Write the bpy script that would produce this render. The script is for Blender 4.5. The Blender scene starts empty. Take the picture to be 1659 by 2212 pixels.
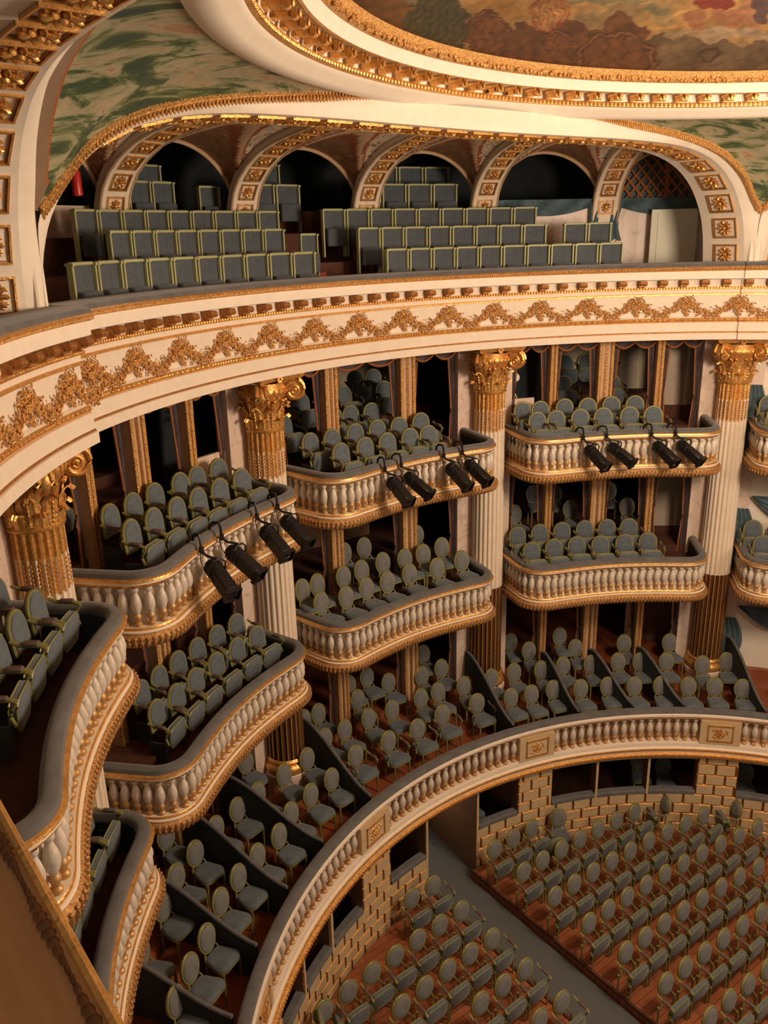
import bpy, math, random
from math import sin, cos, pi, radians as rad, sqrt
from mathutils import Vector, Matrix
random.seed(7)
SC = bpy.context.scene
COL = SC.collection

# ---------------------------------------------------------------- camera
CAM = Vector((-9.4395, -3.0790, 1.7258))
def cam_axes():
    yaw, pitch, roll = rad(36.202), rad(18.265), rad(-1.3142)
    f = Vector((cos(pitch)*sin(yaw), cos(pitch)*cos(yaw), -sin(pitch)))
    r = Vector((cos(yaw), -sin(yaw), 0)); u = r.cross(f)
    c, s = cos(roll), sin(roll)
    return r*c+u*s, u*c-r*s, f
RX, UX, FX = cam_axes()
FPX = 1809.36
cd = bpy.data.cameras.new('camera'); co = bpy.data.objects.new('camera', cd); COL.objects.link(co)
m = Matrix.Identity(4)
for i in range(3):
    m[i][0], m[i][1], m[i][2], m[i][3] = RX[i], UX[i], -FX[i], CAM[i]
co.matrix_world = m
cd.sensor_fit = 'VERTICAL'; cd.sensor_height = 24.0; cd.sensor_width = 18.0
cd.lens = 24.0*FPX/2212.0
cd.clip_start = 0.05; cd.clip_end = 200
SC.camera = co
def seen(p, mx=60):
    v = Vector(p)-CAM; d = v.dot(FX)
    if d < .2: return False
    x = 829.5+FPX*v.dot(RX)/d; y = 1106-FPX*v.dot(UX)/d
    return -mx < x < 1659+mx and -mx < y < 2212+mx

# ---------------------------------------------------------------- world, lights, exposure
w = bpy.data.worlds.new('world'); SC.world = w; w.use_nodes = True
bg = w.node_tree.nodes['Background']; bg.inputs[0].default_value = (1.0, .72, .52, 1); bg.inputs[1].default_value = 0.145
def lamp(name, kind, loc, energy, color, size=1.0, rot=None, **kw):
    l = bpy.data.lights.new(name, kind); l.energy = energy; l.color = color
    if kind == 'POINT': l.shadow_soft_size = size
    if kind == 'AREA': l.shape = 'DISK'; l.size = size
    o = bpy.data.objects.new(name, l); o.location = loc
    if rot: o.rotation_euler = rot
    COL.objects.link(o); return o
WARM = (1.0, .76, .56)
lamp('chandelier_light', 'POINT', (1.2, -.4, 1.4), 2500, WARM, .95)
lamp('ground_corridor_light', 'POINT', (.1, 9.2, -9.7), 16, WARM, .15)
lamp('ledge_fill', 'POINT', (-10.3, -4.3, 2.6), 85, WARM, .15)  # added fill behind the camera to brighten the near ledge
lamp('stage_side_fill', 'AREA', (3.5, -8.5, 1.6), 620, (1.0, .76, .56), 4.0, (rad(78), 0, rad(18)))  # invented soft fill from the stage side, no actual fixture
for i_, a_ in enumerate((-27, 0, 27)): lamp('vault_fill', 'POINT', (9.7*sin(rad(a_)), 9.7*cos(rad(a_)), 2.15), 9, WARM, .25)  # unseen fill lamps added behind the arch to lift the dark vault
SC.view_settings.view_transform = 'Standard'; SC.view_settings.look = 'None'
SC.view_settings.gamma = 1; SC.view_settings.use_curve_mapping = False
SC.view_settings.exposure = 0.0

# ---------------------------------------------------------------- materials
def nodes(name):
    m = bpy.data.materials.new(name); m.use_nodes = True; nt = m.node_tree
    return m, nt, nt.nodes['Principled BSDF']
def noise(nt, scale, detail=4, dist=0, rough=.6, coord='Object', vec=None):
    tc = nt.nodes.new('ShaderNodeTexCoord'); n = nt.nodes.new('ShaderNodeTexNoise')
    n.inputs['Scale'].default_value = scale; n.inputs['Detail'].default_value = detail
    n.inputs['Distortion'].default_value = dist; n.inputs['Roughness'].default_value = rough
    nt.links.new(vec if vec else tc.outputs[coord], n.inputs['Vector']); return n
def ramp(nt, src, stops, interp='LINEAR'):
    r = nt.nodes.new('ShaderNodeValToRGB'); e = r.color_ramp.elements; r.color_ramp.interpolation = interp
    while len(e) > 1: e.remove(e[-1])
    e[0].position = stops[0][0]; e[0].color = (*stops[0][1], 1)
    for p, c in stops[1:]:
        q = e.new(p); q.color = (*c, 1)
    nt.links.new(src, r.inputs[0]); return r
def bump(nt, bs, src, strength, dist=.02):
    b = nt.nodes.new('ShaderNodeBump'); b.inputs['Strength'].default_value = strength; b.inputs['Distance'].default_value = dist
    nt.links.new(src, b.inputs['Height']); nt.links.new(b.outputs[0], bs.inputs['Normal'])
def mat(name, col, rough=.6, metal=0, var=.12, scale=6, bs_=0, bscale=40, sheen=0):
    m, nt, b = nodes(name)
    n = noise(nt, scale); c0 = tuple(x*(1-var) for x in col); c1 = tuple(min(1, x*(1+var)) for x in col)
    r = ramp(nt, n.outputs[0], [(.3, c0), (.7, c1)]); nt.links.new(r.outputs[0], b.inputs['Base Color'])
    b.inputs['Roughness'].default_value = rough; b.inputs['Metallic'].default_value = metal
    if sheen: b.inputs['Sheen Weight'].default_value = sheen
    if bs_:
        n2 = noise(nt, bscale, 3); bump(nt, b, n2.outputs[0], bs_)
    return m
M = {}
M['cream'] = mat('cream_paint', (.78, .68, .54), .55, var=.05)
M['white'] = mat('pale_plaster', (.82, .74, .61), .6, var=.04)
M['grey'] = mat('grey_marbled_paint', (.62, .56, .47), .4, var=.22, scale=9)
M['gold'] = mat('gilding', (.74, .40, .12), .36, .66, .25, 14, .35, 30)
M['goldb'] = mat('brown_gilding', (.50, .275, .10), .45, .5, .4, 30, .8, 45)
M['goldm'] = mat('baluster_gilding', (.56, .33, .125), .48, .4, .2, 14)
M['goldr'] = mat('rough_gilding', (.68, .37, .12), .42, .55, .4, 30, 1.0, 45)
M['golddark'] = mat('dull_shaded_gilding', (.40, .18, .05), .42, .6, .35, 20, .6, 30)
M['bronze'] = mat('dark_bronze_paint', (.13, .055, .02), .45, .4, .3, 20)
M['velvet'] = mat('slate_velvet', (.100, .128, .148), .85, 0, .22, 9, .15, 90, .25)
M['velvetl'] = mat('worn_grey_velvet', (.165, .170, .165), .85, 0, .2, 9, .15, 90, .2)
M['velvetb'] = mat('dark_slate_velvet', (.070, .086, .102), .85, 0, .18, 9, .15, 90, .2)
M['velvetd'] = mat('dark_slate_cloth', (.035, .046, .048), .9, 0, .2, 8)
M['cushion'] = mat('rail_velvet', (.115, .116, .116), .85, 0, .22, 5, .15, 60, .25)
M['frame'] = mat('olive_gilt_wood', (.24, .23, .075), .45, .1, .2, 20)
M['framep'] = mat('pale_green_frame', (.40, .41, .20), .45, 0, .12, 10)
M['arm'] = mat('brown_arm_pad', (.13, .09, .07), .7, 0, .15, 20)
M['black'] = mat('black_metal', (.012, .011, .012), .45, .3, .1)
M['lens'] = mat('dark_lens_glass', (.01, .015, .02), .08, 0, .1)
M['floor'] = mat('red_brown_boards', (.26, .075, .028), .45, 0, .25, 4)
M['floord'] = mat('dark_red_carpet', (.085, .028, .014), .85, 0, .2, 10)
M['carpet'] = mat('grey_carpet', (.10, .108, .112), .95, 0, .1, 60)
M['redstep'] = mat('red_step_carpet', (.36, .07, .035), .8, 0, .15, 20)
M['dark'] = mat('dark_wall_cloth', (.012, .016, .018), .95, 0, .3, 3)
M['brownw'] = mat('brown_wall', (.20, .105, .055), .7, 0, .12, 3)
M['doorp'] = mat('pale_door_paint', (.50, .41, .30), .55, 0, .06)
M['doorw'] = mat('white_door_paint', (.84, .84, .68), .5, 0, .04)
M['blue'] = mat('blue_drape', (.075, .125, .145), .8, 0, .25, 5)
M['fringe'] = mat('orange_fringe', (.36, .12, .03), .7, .1, .3, 40)
M['mauve'] = mat('mauve_valance', (.10, .07, .075), .85, 0, .3, 8)
M['tan'] = mat('tan_paint', (.56, .37, .21), .6, 0, .1, 5)
M['taupe'] = mat('taupe_paint', (.24, .155, .095), .6, 0, .1, 5)
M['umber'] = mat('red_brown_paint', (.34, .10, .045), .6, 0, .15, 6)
M['red'] = mat('red_lacquer', (.55, .02, .015), .35, 0, .05)
M['brick'] = mat('sand_stone_paint', (.64, .49, .28), .5, .1, .10, 5)
M['lattw'] = mat('lattice_wood', (.42, .16, .05), .6, 0, .15, 20)
M['wood'] = mat('worn_board', (.30, .135, .05), .5, 0, .15, 3)
def mk_marble():
    m, nt, b = nodes('pink_marble')
    n = noise(nt, 1.1, 7, 1.2); r = ramp(nt, n.outputs[0], [(.30, (.68, .53, .43)), (.475, (.72, .57, .46)), (.495, (.52, .41, .36)), (.515, (.73, .59, .48)), (.8, (.76, .62, .52))])
    nt.links.new(r.outputs[0], b.inputs['Base Color']); b.inputs['Roughness'].default_value = .3; return m
M['marble'] = mk_marble()
def mk_pend():
    m, nt, b = nodes('green_brushed_painting')
    tc = nt.nodes.new('ShaderNodeTexCoord'); mp = nt.nodes.new('ShaderNodeMapping')
    mp.inputs['Rotation'].default_value = (0, rad(35), rad(0)); mp.inputs['Scale'].default_value = (.55, .9, 2.0)
    nt.links.new(tc.outputs['Object'], mp.inputs[0])
    n = noise(nt, 1.45, 9, 1.6, .66, vec=mp.outputs[0])
    r = ramp(nt, n.outputs[0], [(.30, (.025, .055, .055)), (.42, (.05, .085, .035)), (.465, (.13, .16, .06)), (.50, (.29, .29, .17)), (.585, (.42, .35, .22)), (.63, (.36, .17, .08)), (.68, (.42, .34, .21)), (.85, (.12, .16, .075))])
    nt.links.new(r.outputs[0], b.inputs['Base Color']); b.inputs['Roughness'].default_value = .75; return m
M['pend'] = mk_pend()
def mk_vcol():
    m, nt, b = nodes('ochre_ceiling_painting')
    a = nt.nodes.new('ShaderNodeVertexColor'); a.layer_name = 'paint'
    n = noise(nt, 3.0, 7, 1.0); r = ramp(nt, n.outputs[0], [(.3, (.6, .6, .6)), (.7, (1.25, 1.2, 1.1))])
    mx = nt.nodes.new('ShaderNodeMix'); mx.data_type = 'RGBA'; mx.blend_type = 'MULTIPLY'; mx.inputs[0].default_value = 1
    nt.links.new(a.outputs[0], mx.inputs[6]); nt.links.new(r.outputs[0], mx.inputs[7]); nt.links.new(mx.outputs[2], b.inputs['Base Color'])
    b.inputs['Roughness'].default_value = .7; return m
M['ceilpaint'] = mk_vcol()
def mk_lattice():
    m, nt, b = nodes('brown_lattice_painting')
    n = noise(nt, 9, 4, .5); r = ramp(nt, n.outputs[0], [(.40, (.30, .15, .07)), (.55, (.38, .19, .085)), (.63, (.55, .30, .13))])
    nt.links.new(r.outputs[0], b.inputs['Base Color']); b.inputs['Roughness'].default_value = .7; return m
M['lattice'] = mk_lattice()
def mk_orn():
    m, nt, b = nodes('cream_scrollwork_painting')
    n = noise(nt, 7, 5, 2.0); r = ramp(nt, n.outputs[0], [(.40, (.22, .13, .07)), (.46, (.66, .52, .37)), (.7, (.75, .60, .43))])
    nt.links.new(r.outputs[0], b.inputs['Base Color']); b.inputs['Roughness'].default_value = .7; return m
M['orn'] = mk_orn()
def mk_wood():
    m, nt, b = nodes('streaked_board')
    tc = nt.nodes.new('ShaderNodeTexCoord'); mp = nt.nodes.new('ShaderNodeMapping'); mp.inputs['Scale'].default_value = (40, 2.5, 1)
    nt.links.new(tc.outputs['Object'], mp.inputs[0]); n = noise(nt, 2, 3, vec=mp.outputs[0])
    r = ramp(nt, n.outputs[0], [(.3, (.30, .15, .06)), (.7, (.36, .18, .075))])
    nt.links.new(r.outputs[0], b.inputs['Base Color']); b.inputs['Roughness'].default_value = .7; return m
M['board'] = mk_wood()
def mk_floor():
    m, nt, b = nodes('parquet')
    tc = nt.nodes.new('ShaderNodeTexCoord'); br = nt.nodes.new('ShaderNodeTexBrick')
    br.inputs['Scale'].default_value = 1.0; br.inputs['Brick Width'].default_value = 1.3; br.inputs['Row Height'].default_value = .14; br.inputs['Mortar Size'].default_value = .006
    br.inputs['Color1'].default_value = (.34, .115, .045, 1); br.inputs['Color2'].default_value = (.26, .08, .032, 1); br.inputs['Mortar'].default_value = (.08, .025, .012, 1)
    nt.links.new(tc.outputs['Object'], br.inputs['Vector']); nt.links.new(br.outputs[0], b.inputs['Base Color']); b.inputs['Roughness'].default_value = .4; return m
M['parquet'] = mk_floor()

# ---------------------------------------------------------------- geometry helpers
def cyl(az, r, z):
    a = rad(az); return Vector((r*sin(a), r*cos(a), z))
class MB:
    def __init__(s): s.v = []; s.f = []; s.m = []
    def add(s, vs, fs, mi=0, T=None):
        n = len(s.v)
        s.v += [tuple(T @ Vector(p)) if T else tuple(p) for p in vs]
        s.f += [tuple(n+i for i in f) for f in fs]; s.m += ([mi]*len(fs) if isinstance(mi, int) else mi)
        return s
    def grid(s, P, closeu=False, closev=False, mi=0, T=None):
        nu, nv = len(P), len(P[0]); vs = [p for row in P for p in row]; fs = []
        for i in range(nu if closeu else nu-1):
            for j in range(nv if closev else nv-1):
                a = i*nv+j; b = i*nv+(j+1) % nv; c = ((i+1) % nu)*nv+(j+1) % nv; d = ((i+1) % nu)*nv+j
                fs.append((a, b, c, d))
        return s.add(vs, fs, mi, T)
    def box(s, c, sz, mi=0, T=None, bev=0):
        x, y, z = [q/2 for q in sz]; cx, cy, cz = c
        if not bev:
            vs = [(cx+i*x, cy+j*y, cz+k*z) for i in (-1, 1) for j in (-1, 1) for k in (-1, 1)]
            return s.add(vs, [(0, 1, 3, 2), (4, 6, 7, 5), (0, 4, 5, 1), (2, 3, 7, 6), (0, 2, 6, 4), (1, 5, 7, 3)], mi, T)
        b = bev; rows = []
        for z_, q in ((-z, b), (-z+b, 0), (z-b, 0), (z, b)):
            X, Y = x-q, y-q; k = b if q == 0 else b*.4
            rows.append([(cx+a_, cy+b_, cz+z_) for a_, b_ in ((-X+k, -Y), (X-k, -Y), (X, -Y+k), (X, Y-k), (X-k, Y), (-X+k, Y), (-X, Y-k), (-X, -Y+k))])
        s.grid(rows, False, True, mi, T); n = len(s.v)
        s.f += [tuple(range(n-32, n-24))[::-1], tuple(range(n-8, n))]; s.m += [mi, mi]; return s
    def lathe(s, prof, c=(0, 0, 0), n=12, mi=0, T=None):
        P = [[(c[0]+r*cos(2*pi*k/n), c[1]+r*sin(2*pi*k/n), c[2]+z) for k in range(n)] for r, z in prof]
        mis = mi
        if not isinstance(mi, int):
            mis = [mi[i] for i in range(len(prof)-1) for _ in range(n)]
        return s.grid(P, False, True, mis, T)
    def tube(s, pts, r, n=6, mi=0, T=None, cap=True):
        pts = [Vector(p) for p in pts]; P = []; up = Vector((0, 0, 1))
        for i, p in enumerate(pts):
            t = (pts[min(i+1, len(pts)-1)]-pts[max(i-1, 0)]).normalized()
            a = t.cross(up)
            if a.length < .05: a = t.cross(Vector((1, 0, 0)))
            a.normalize(); b = t.cross(a).normalized(); rr = r[i] if isinstance(r, (list, tuple)) else r
            P.append([p+a*rr*cos(2*pi*k/n)+b*rr*sin(2*pi*k/n) for k in range(n)])
        s.grid(P, False, True, mi, T)
        if cap:
            m_ = len(s.v); L = len(P)*n
            s.f += [tuple(range(m_-L, m_-L+n)), tuple(range(m_-n, m_))[::-1]]; s.m += [mi, mi]
        return s
    def ring(s, prof, a0, a1, n=None, mi=0, closed=False, T=None):
        n = n or max(2, int(abs(a1-a0)/1.5)+1)
        P = [[cyl(a0+(a1-a0)*i/n, r, z) for r, z in prof] for i in range(n+1)]
        mis = mi
        if not isinstance(mi, int):
            mis = [q for _ in range(n) for q in mi]
        return s.grid(P, False, closed, mis, T)
    def blob(s, c, r, mi=0, T=None, n=6, m=3):
        rx, ry, rz = r if isinstance(r, (tuple, list)) else (r, r, r)
        P = [[(c[0]+rx*sin(pi*(j+.0)/m)*cos(2*pi*k/n), c[1]+ry*sin(pi*j/m)*sin(2*pi*k/n), c[2]+rz*cos(pi*j/m)) for k in range(n)] for j in range(m+1)]
        return s.grid(P, False, True, mi, T)
    def pad(s, out, rings, mi=0, T=None, cz=None):
        # out: (x,z) outline; rings (scale, y); centre of outline is scaled about its middle
        cx = sum(p[0] for p in out)/len(out); cz = sum(p[1] for p in out)/len(out)
        P = [[(cx+(x-cx)*k, y, cz+(z-cz)*k) for x, z in out] for k, y in rings]
        s.grid(P, False, True, mi, T); n = len(out); m_ = len(s.v); L = len(P)*n
        s.f += [tuple(range(m_-L, m_-L+n)), tuple(range(m_-n, m_))[::-1]]; k = mi if isinstance(mi, int) else mi[0]; s.m += [k, k]; return s
    def build(s, name, mats, parent=None, smooth=True, recalc=True):
        me = bpy.data.meshes.new(name); me.from_pydata(s.v, [], s.f)
        for k in (mats if isinstance(mats, (list, tuple)) else [mats]): me.materials.append(M[k])
        me.polygons.foreach_set('material_index', s.m)
        if smooth: me.polygons.foreach_set('use_smooth', [True]*len(s.f))
        me.update(); me.validate()
        if recalc:
            import bmesh
            bm = bmesh.new(); bm.from_mesh(me); bmesh.ops.recalc_face_normals(bm, faces=bm.faces)
            if smooth:
                for e in bm.edges:
                    if len(e.link_faces) == 2 and e.calc_face_angle(0) > .7: e.smooth = False
            bm.to_mesh(me); bm.free()
        o = bpy.data.objects.new(name, me); COL.objects.link(o)
        if parent: o.parent = parent
        return o
def tag(o, label=None, cat=None, group=None, kind=None):
    if label: o['label'] = label
    if cat: o['category'] = cat
    if group: o['group'] = group
    if kind: o['kind'] = kind
    return o
def thing(name, label, cat, loc=(0, 0, 0), rz=0, group=None):
    o = bpy.data.objects.new(name, None); COL.objects.link(o); o.location = loc; o.rotation_euler = (0, 0, rz); o.empty_display_size = .1
    return tag(o, label, cat, group)
def copyobj(o, parent=None, loc=None, rz=None):
    c = o.copy(); COL.objects.link(c)
    if parent: c.parent = parent
    if loc is not None: c.location = loc
    if rz is not None: c.rotation_euler = (0, 0, rz)
    return c
def dup(root, loc, rz, label=None, group=None):
    r = copyobj(root, None, loc, rz)
    if label: r['label'] = label
    if group: r['group'] = group
    for ch in list(root.children):
        c = copyobj(ch, r)
        for g in list(ch.children): copyobj(g, c)
    return r
def Tr(x=0, y=0, z=0, rz=0, rx=0, ry=0, s=1):
    return Matrix.Translation((x, y, z)) @ Matrix.Rotation(rz, 4, 'Z') @ Matrix.Rotation(rx, 4, 'X') @ Matrix.Rotation(ry, 4, 'Y') @ Matrix.Scale(s, 4)
def radialT(az, r, z):      # local x tangential, local -y towards the room centre
    return Tr(*cyl(az, r, z), rz=-rad(az))
ORD = ['first', 'second', 'third', 'fourth', 'fifth', 'sixth', 'seventh', 'eighth', 'ninth', 'tenth', 'eleventh', 'twelfth', 'thirteenth', 'fourteenth', 'fifteenth']

# ================================================================ SETTING
COLS = [-46.5, -15.5, 15.5, 46.5]
def struct(o): o['kind'] = 'structure'; return o
# pit floor, platforms, aisle
mb = MB(); mb.box((0, 2.5, -11.45), (21, 19, .1)); struct(mb.build('floor', 'carpet', smooth=False))
for nm, sx, lb in (('seat_platform', 1, 'raised red-brown boarded platform right of the grey aisle'), ('seat_platform', -1, 'raised red-brown boarded platform left of the grey aisle')):
    mb = MB(); P = []
    for z in (-11.4, -11.2):
        row = [(sx*.53, -4, z), (sx*.53, 7.70, z)]
        for k in range(1, 15):
            a = 3.9+(100-3.9)*k/14; p = cyl(a*sx, 7.74, z); row.append(tuple(p))
        row.append((sx*7.7, -4, z)); P.append(row)
    mb.grid(P, False, True); n = len(P[0]); mb.f.append(tuple(range(n, 2*n))); mb.m.append(0)
    o = mb.build(nm, 'parquet', smooth=False); tag(o, lb, 'platform')
    e = MB(); e.box((sx*.535, 1.85, -11.19), (.05, 11.7, .05)); e.build('edge_strip', 'floord', o)
mb = MB(); mb.box((0, 3, -11.385), (1.0, 12, .03)); mb.box((.02, 9.5, -11.385), (1.25, 1.0, .03)); tag(mb.build('aisle_carpet', 'carpet'), 'long grey carpet running down the aisle from the doorway', 'carpet')

# pit wall with bossed stone courses
OPEN = [(-40.0, -33.7), (-32.9, -26.2), (-25.5, -18.6), (-12.2, -4.9), (5.8, 13.1), (19.4, 27.0), (27.4, 35.6), (36.1, 43.6), (50, 57.5), (58, 65.5)]
DOOR = (-4.3, 5.2)
def solid(z, a):
    if DOOR[0] < a < DOOR[1]: return False
    if z > -10.29: return not any(o[0] < a < o[1] for o in OPEN)
    return True
def edges(z):
    e = [-60]
    for o in sorted(OPEN+[DOOR]):
        if o == DOOR or z > -10.29: e += [o[0], o[1]]
    e += [72]; return [(e[i], e[i+1]) for i in range(0, len(e), 2)]
mb = MB(); CH = .26
for k in range(-5, 4):
    z0 = -10.29+k*CH; z1 = min(z0+CH, -9.31)
    for a0, a1 in edges((z0+z1)/2):
        mb.ring([(7.80, z0), (7.80, z1)], a0, a1, mi=1)
        bw = 3.1; st = math.floor(a0/bw)*bw + (bw/2 if k % 2 else 0)-bw
        a = st
        while a < a1:
            b0, b1 = max(a, a0), min(a+bw, a1)
            if b1-b0 > .35:
                g = .13; q = .022; h = .2
                A = [cyl(x, 7.80, zz) for x, zz in ((b0+.05, z0+.005), (b1-.05, z0+.005), (b1-.05, z1-.005), (b0+.05, z1-.005))]
                B = [cyl(x, 7.77, zz) for x, zz in ((b0+h, z0+q), (b1-h, z0+q), (b1-h, z1-q), (b0+h, z1-q))]
                mb.add(A+B, [(4, 5, 6, 7), (0, 1, 5, 4), (1, 2, 6, 5), (2, 3, 7, 6), (3, 0, 4, 7)], [0, 2, 1, 2, 1])
            a += bw
for a0, a1 in OPEN:   # lintel course and reveals
    mb.ring([(7.78, -9.38), (7.78, -9.31)], a0, a1, mi=0)
    for a, s in ((a0, 1), (a1, -1)):
        mb.add([cyl(a, 7.79, -10.3), cyl(a, 8.05, -10.3), cyl(a, 8.05, -9.36), cyl(a, 7.79, -9.36)], [(0, 1, 2, 3)], 3)
for a in DOOR:
    mb.add([cyl(a, 7.79, -11.5), cyl(a, 9.9, -11.5), cyl(a, 9.9, -9.3), cyl(a, 7.79, -9.3)], [(0, 1, 2, 3)], 3)
mb.ring([(7.79, -9.38), (7.79, -9.31)], DOOR[0], DOOR[1], mi=0)
struct(mb.build('wall_pit', ['brick', 'golddark', 'gold', 'brownw'], smooth=False, recalc=False))
for i, (a0, a1) in enumerate(OPEN):
    mb = MB(); mb.ring([(7.80, -10.31), (7.765, -10.30), (7.765, -10.23), (7.80, -10.20), (7.93, -10.20), (7.93, -10.31)], a0, a1)
    o = mb.build('window_%d' % (i+1), 'cushion'); struct(o)
for i, a in enumerate((27.2, 35.85, -26.05-.0, -33.3, 5.5, -4.6)):
    mb = MB(); zb = -10.3 if abs(a) > 10 else -11.4
    mb.box((0, 0, 0), (.05, .06, -9.36-zb), T=radialT(a, 7.8, (zb-9.36)/2)); struct(mb.build('trim_%d' % (i+1), 'brick', smooth=False))
# rooms behind: back walls, floors and ceilings of each storey
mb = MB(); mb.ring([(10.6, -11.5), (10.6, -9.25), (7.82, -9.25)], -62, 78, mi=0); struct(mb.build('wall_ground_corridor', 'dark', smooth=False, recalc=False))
mb = MB(); mb.ring([(7.95, -8.8), (7.95, -8.84), (8.95, -8.84), (8.95, -8.67), (9.6, -8.67), (9.6, -8.5), (10.15, -8.5), (10.15, -8.32), (14.5, -8.32)], -66, 78)
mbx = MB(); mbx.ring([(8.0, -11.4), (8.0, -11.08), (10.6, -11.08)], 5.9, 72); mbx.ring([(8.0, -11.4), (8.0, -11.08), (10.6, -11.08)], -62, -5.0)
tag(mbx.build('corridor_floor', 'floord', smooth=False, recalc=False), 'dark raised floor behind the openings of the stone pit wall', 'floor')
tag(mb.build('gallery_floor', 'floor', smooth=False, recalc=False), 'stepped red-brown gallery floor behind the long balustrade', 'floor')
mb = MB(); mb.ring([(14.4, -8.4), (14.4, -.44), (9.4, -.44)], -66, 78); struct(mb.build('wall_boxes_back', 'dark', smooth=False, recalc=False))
mb = MB()
for zt, st in ((-5.62, (0, .18, .32, .5)), (-2.72, (0, .12, .28, .55, .75))):
    rr = [9.55, 10.15, 10.95, 11.6, 15]; pr = []
    pr = [(9.55, zt), (9.55, zt+st[1]), (10.3, zt+st[1]), (10.3, zt+st[2]), (11.1, zt+st[2]), (11.1, zt+st[3]), (11.75, zt+st[3]), (11.75, zt+st[-1]), (14.4, zt+st[-1])]
    for b in (-62, -31, 0, 31, 62):
        mb.ring(pr, b-12.8, b+12.8, mi=0); mb.ring([(14.4, zt-.38), (9.55, zt-.38)], b-12.8, b+12.8, mi=1)
    mb.ring([(10.75, zt+st[1]), (10.75, zt-.38)], -66, 78, mi=1)
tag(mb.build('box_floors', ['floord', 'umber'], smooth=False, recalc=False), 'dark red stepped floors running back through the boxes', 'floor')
# marble piers and party walls behind the columns
for i, a in enumerate(COLS+[-77.5, 77.5]):
    mb = MB(); h = 3.6
    mb.ring([(10.2, -8.9), (10.2, -.45)], a-h, a+h, 4)
    for q in (-1, 1):
        mb.add([cyl(a+q*h, 10.2, -8.9), cyl(a+q*h, 10.5, -8.9), cyl(a+q*h, 10.5, -.45), cyl(a+q*h, 10.2, -.45)], [(0, 1, 2, 3)], 0)
        mb.add([cyl(a+q*h, 10.5, -8.9), cyl(a+q*.8, 11.0, -8.9), cyl(a+q*.8, 11.0, -.45), cyl(a+q*h, 10.5, -.45)], [(0, 1, 2, 3)], 1)
        mb.add([cyl(a+q*.8, 11.0, -8.9), cyl(a+q*.5, 14.4, -8.9), cyl(a+q*.5, 14.4, -.45), cyl(a+q*.8, 11.0, -.45)], [(0, 1, 2, 3)], 1)
    struct(mb.build('wall_pier_%d' % (i+1), ['marble', 'dark'], smooth=False, recalc=False))

# posts between the openings of the box fronts
def post(az, half, z0, z1, label, group=None):
    t = thing('gilt_post', label, 'post', cyl(az, 10.25, z0), -rad(az), group)
    wd = 10.25*rad(half)*2; h = z1-z0
    mb = MB(); mb.box((0, 0, h/2), (wd, .16, h)); mb.build('core', 'tan', t, smooth=False)
    for s in (-1, 1):
        e = .07 if half > .5 else wd*.42
        mb = MB(); mb.box((s*(wd/2-e/2), -.095, h/2), (e, .05, h), bev=.012); mb.build('carved_strip', 'goldr', t)
    if half > .5:
        mb = MB(); mb.box((0, -.085, h/2), (wd*.16, .02, h)); mb.build('centre_fillet', 'golddark', t, smooth=False)
BAYN = {-62: 'leftmost bay', -31: 'bay left of second column', 0: 'bay between middle columns', 31: 'bay left of rightmost column', 62: 'bay at the right edge'}
TIER = [(-8.33, -6.0, 'lowest storey'), (-5.55, -3.15, 'middle storey'), (-2.7, -.45, 'top storey')]
for b in (-31, 0, 31):
    ps = [(-5.35, .85), (5.0, 1.0)] if b == 0 else [(-6.65, .45), (0, .95), (6.7, .45)]
    nm = ['left-hand', 'right-hand'] if b == 0 else ['left-hand narrow', 'wide central', 'right-hand narrow']
    for (da, hf), q in zip(ps, nm):
        for z0, z1, tn in TIER:
            post(b+da, hf, z0, z1, '%s gilt post, %s, %s' % (q, tn, BAYN[b]), 'gilt posts between the box openings')
    for z0, z1, tn in TIER:
        pass
post(-62+6.7, .45, -2.7, -.45, 'narrow gilt post just left of the leftmost column, top storey', 'gilt posts between the box openings')
# curtains and valances in the openings
def curtain(az, w_, z0, z1, side, label):
    t = thing('side_curtain', label, 'curtain', cyl(az, 10.32, z0), -rad(az), 'side curtains of the boxes')
    h = z1-z0; mb = MB(); P = []
    for i in range(13):
        z = h*i/12; wv = w_*(.55+.45*abs((i/12-.42)/.58)**1.2) if i/12 > .42 else w_*(.55+.35*(1-i/5.04))
        P.append([(side*wv*j/8, .02*sin(j*2.3+i*.2), z) for j in range(9)])
    mb.grid(P); mb.build('cloth', 'mauve', t)
    mb = MB(); mb.tube([(p[-1][0], p[-1][1]-.015, p[-1][2]) for p in P], .018, 5); mb.build('fringe', 'fringe', t)
def valance(az, w_, z1, label):
    t = thing('valance', label, 'curtain', cyl(az, 10.3, z1), -rad(az), 'draped valances over the box openings')
    mb = MB(); P = []; edge = []
    n = 20
    for i in range(n+1):
        x = -w_/2+w_*i/n; d = .10+.13*abs(sin(pi*2*i/n))
        P.append([(x, -.03*sin(j*1.1+i*.9), -d*j/6) for j in range(7)]); edge.append((x, -.05, -d-.01))
    mb.grid(P); mb.build('cloth', 'mauve', t)
    mb = MB(); mb.tube(edge, .022, 5); mb.build('fringe', 'fringe', t)
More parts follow.
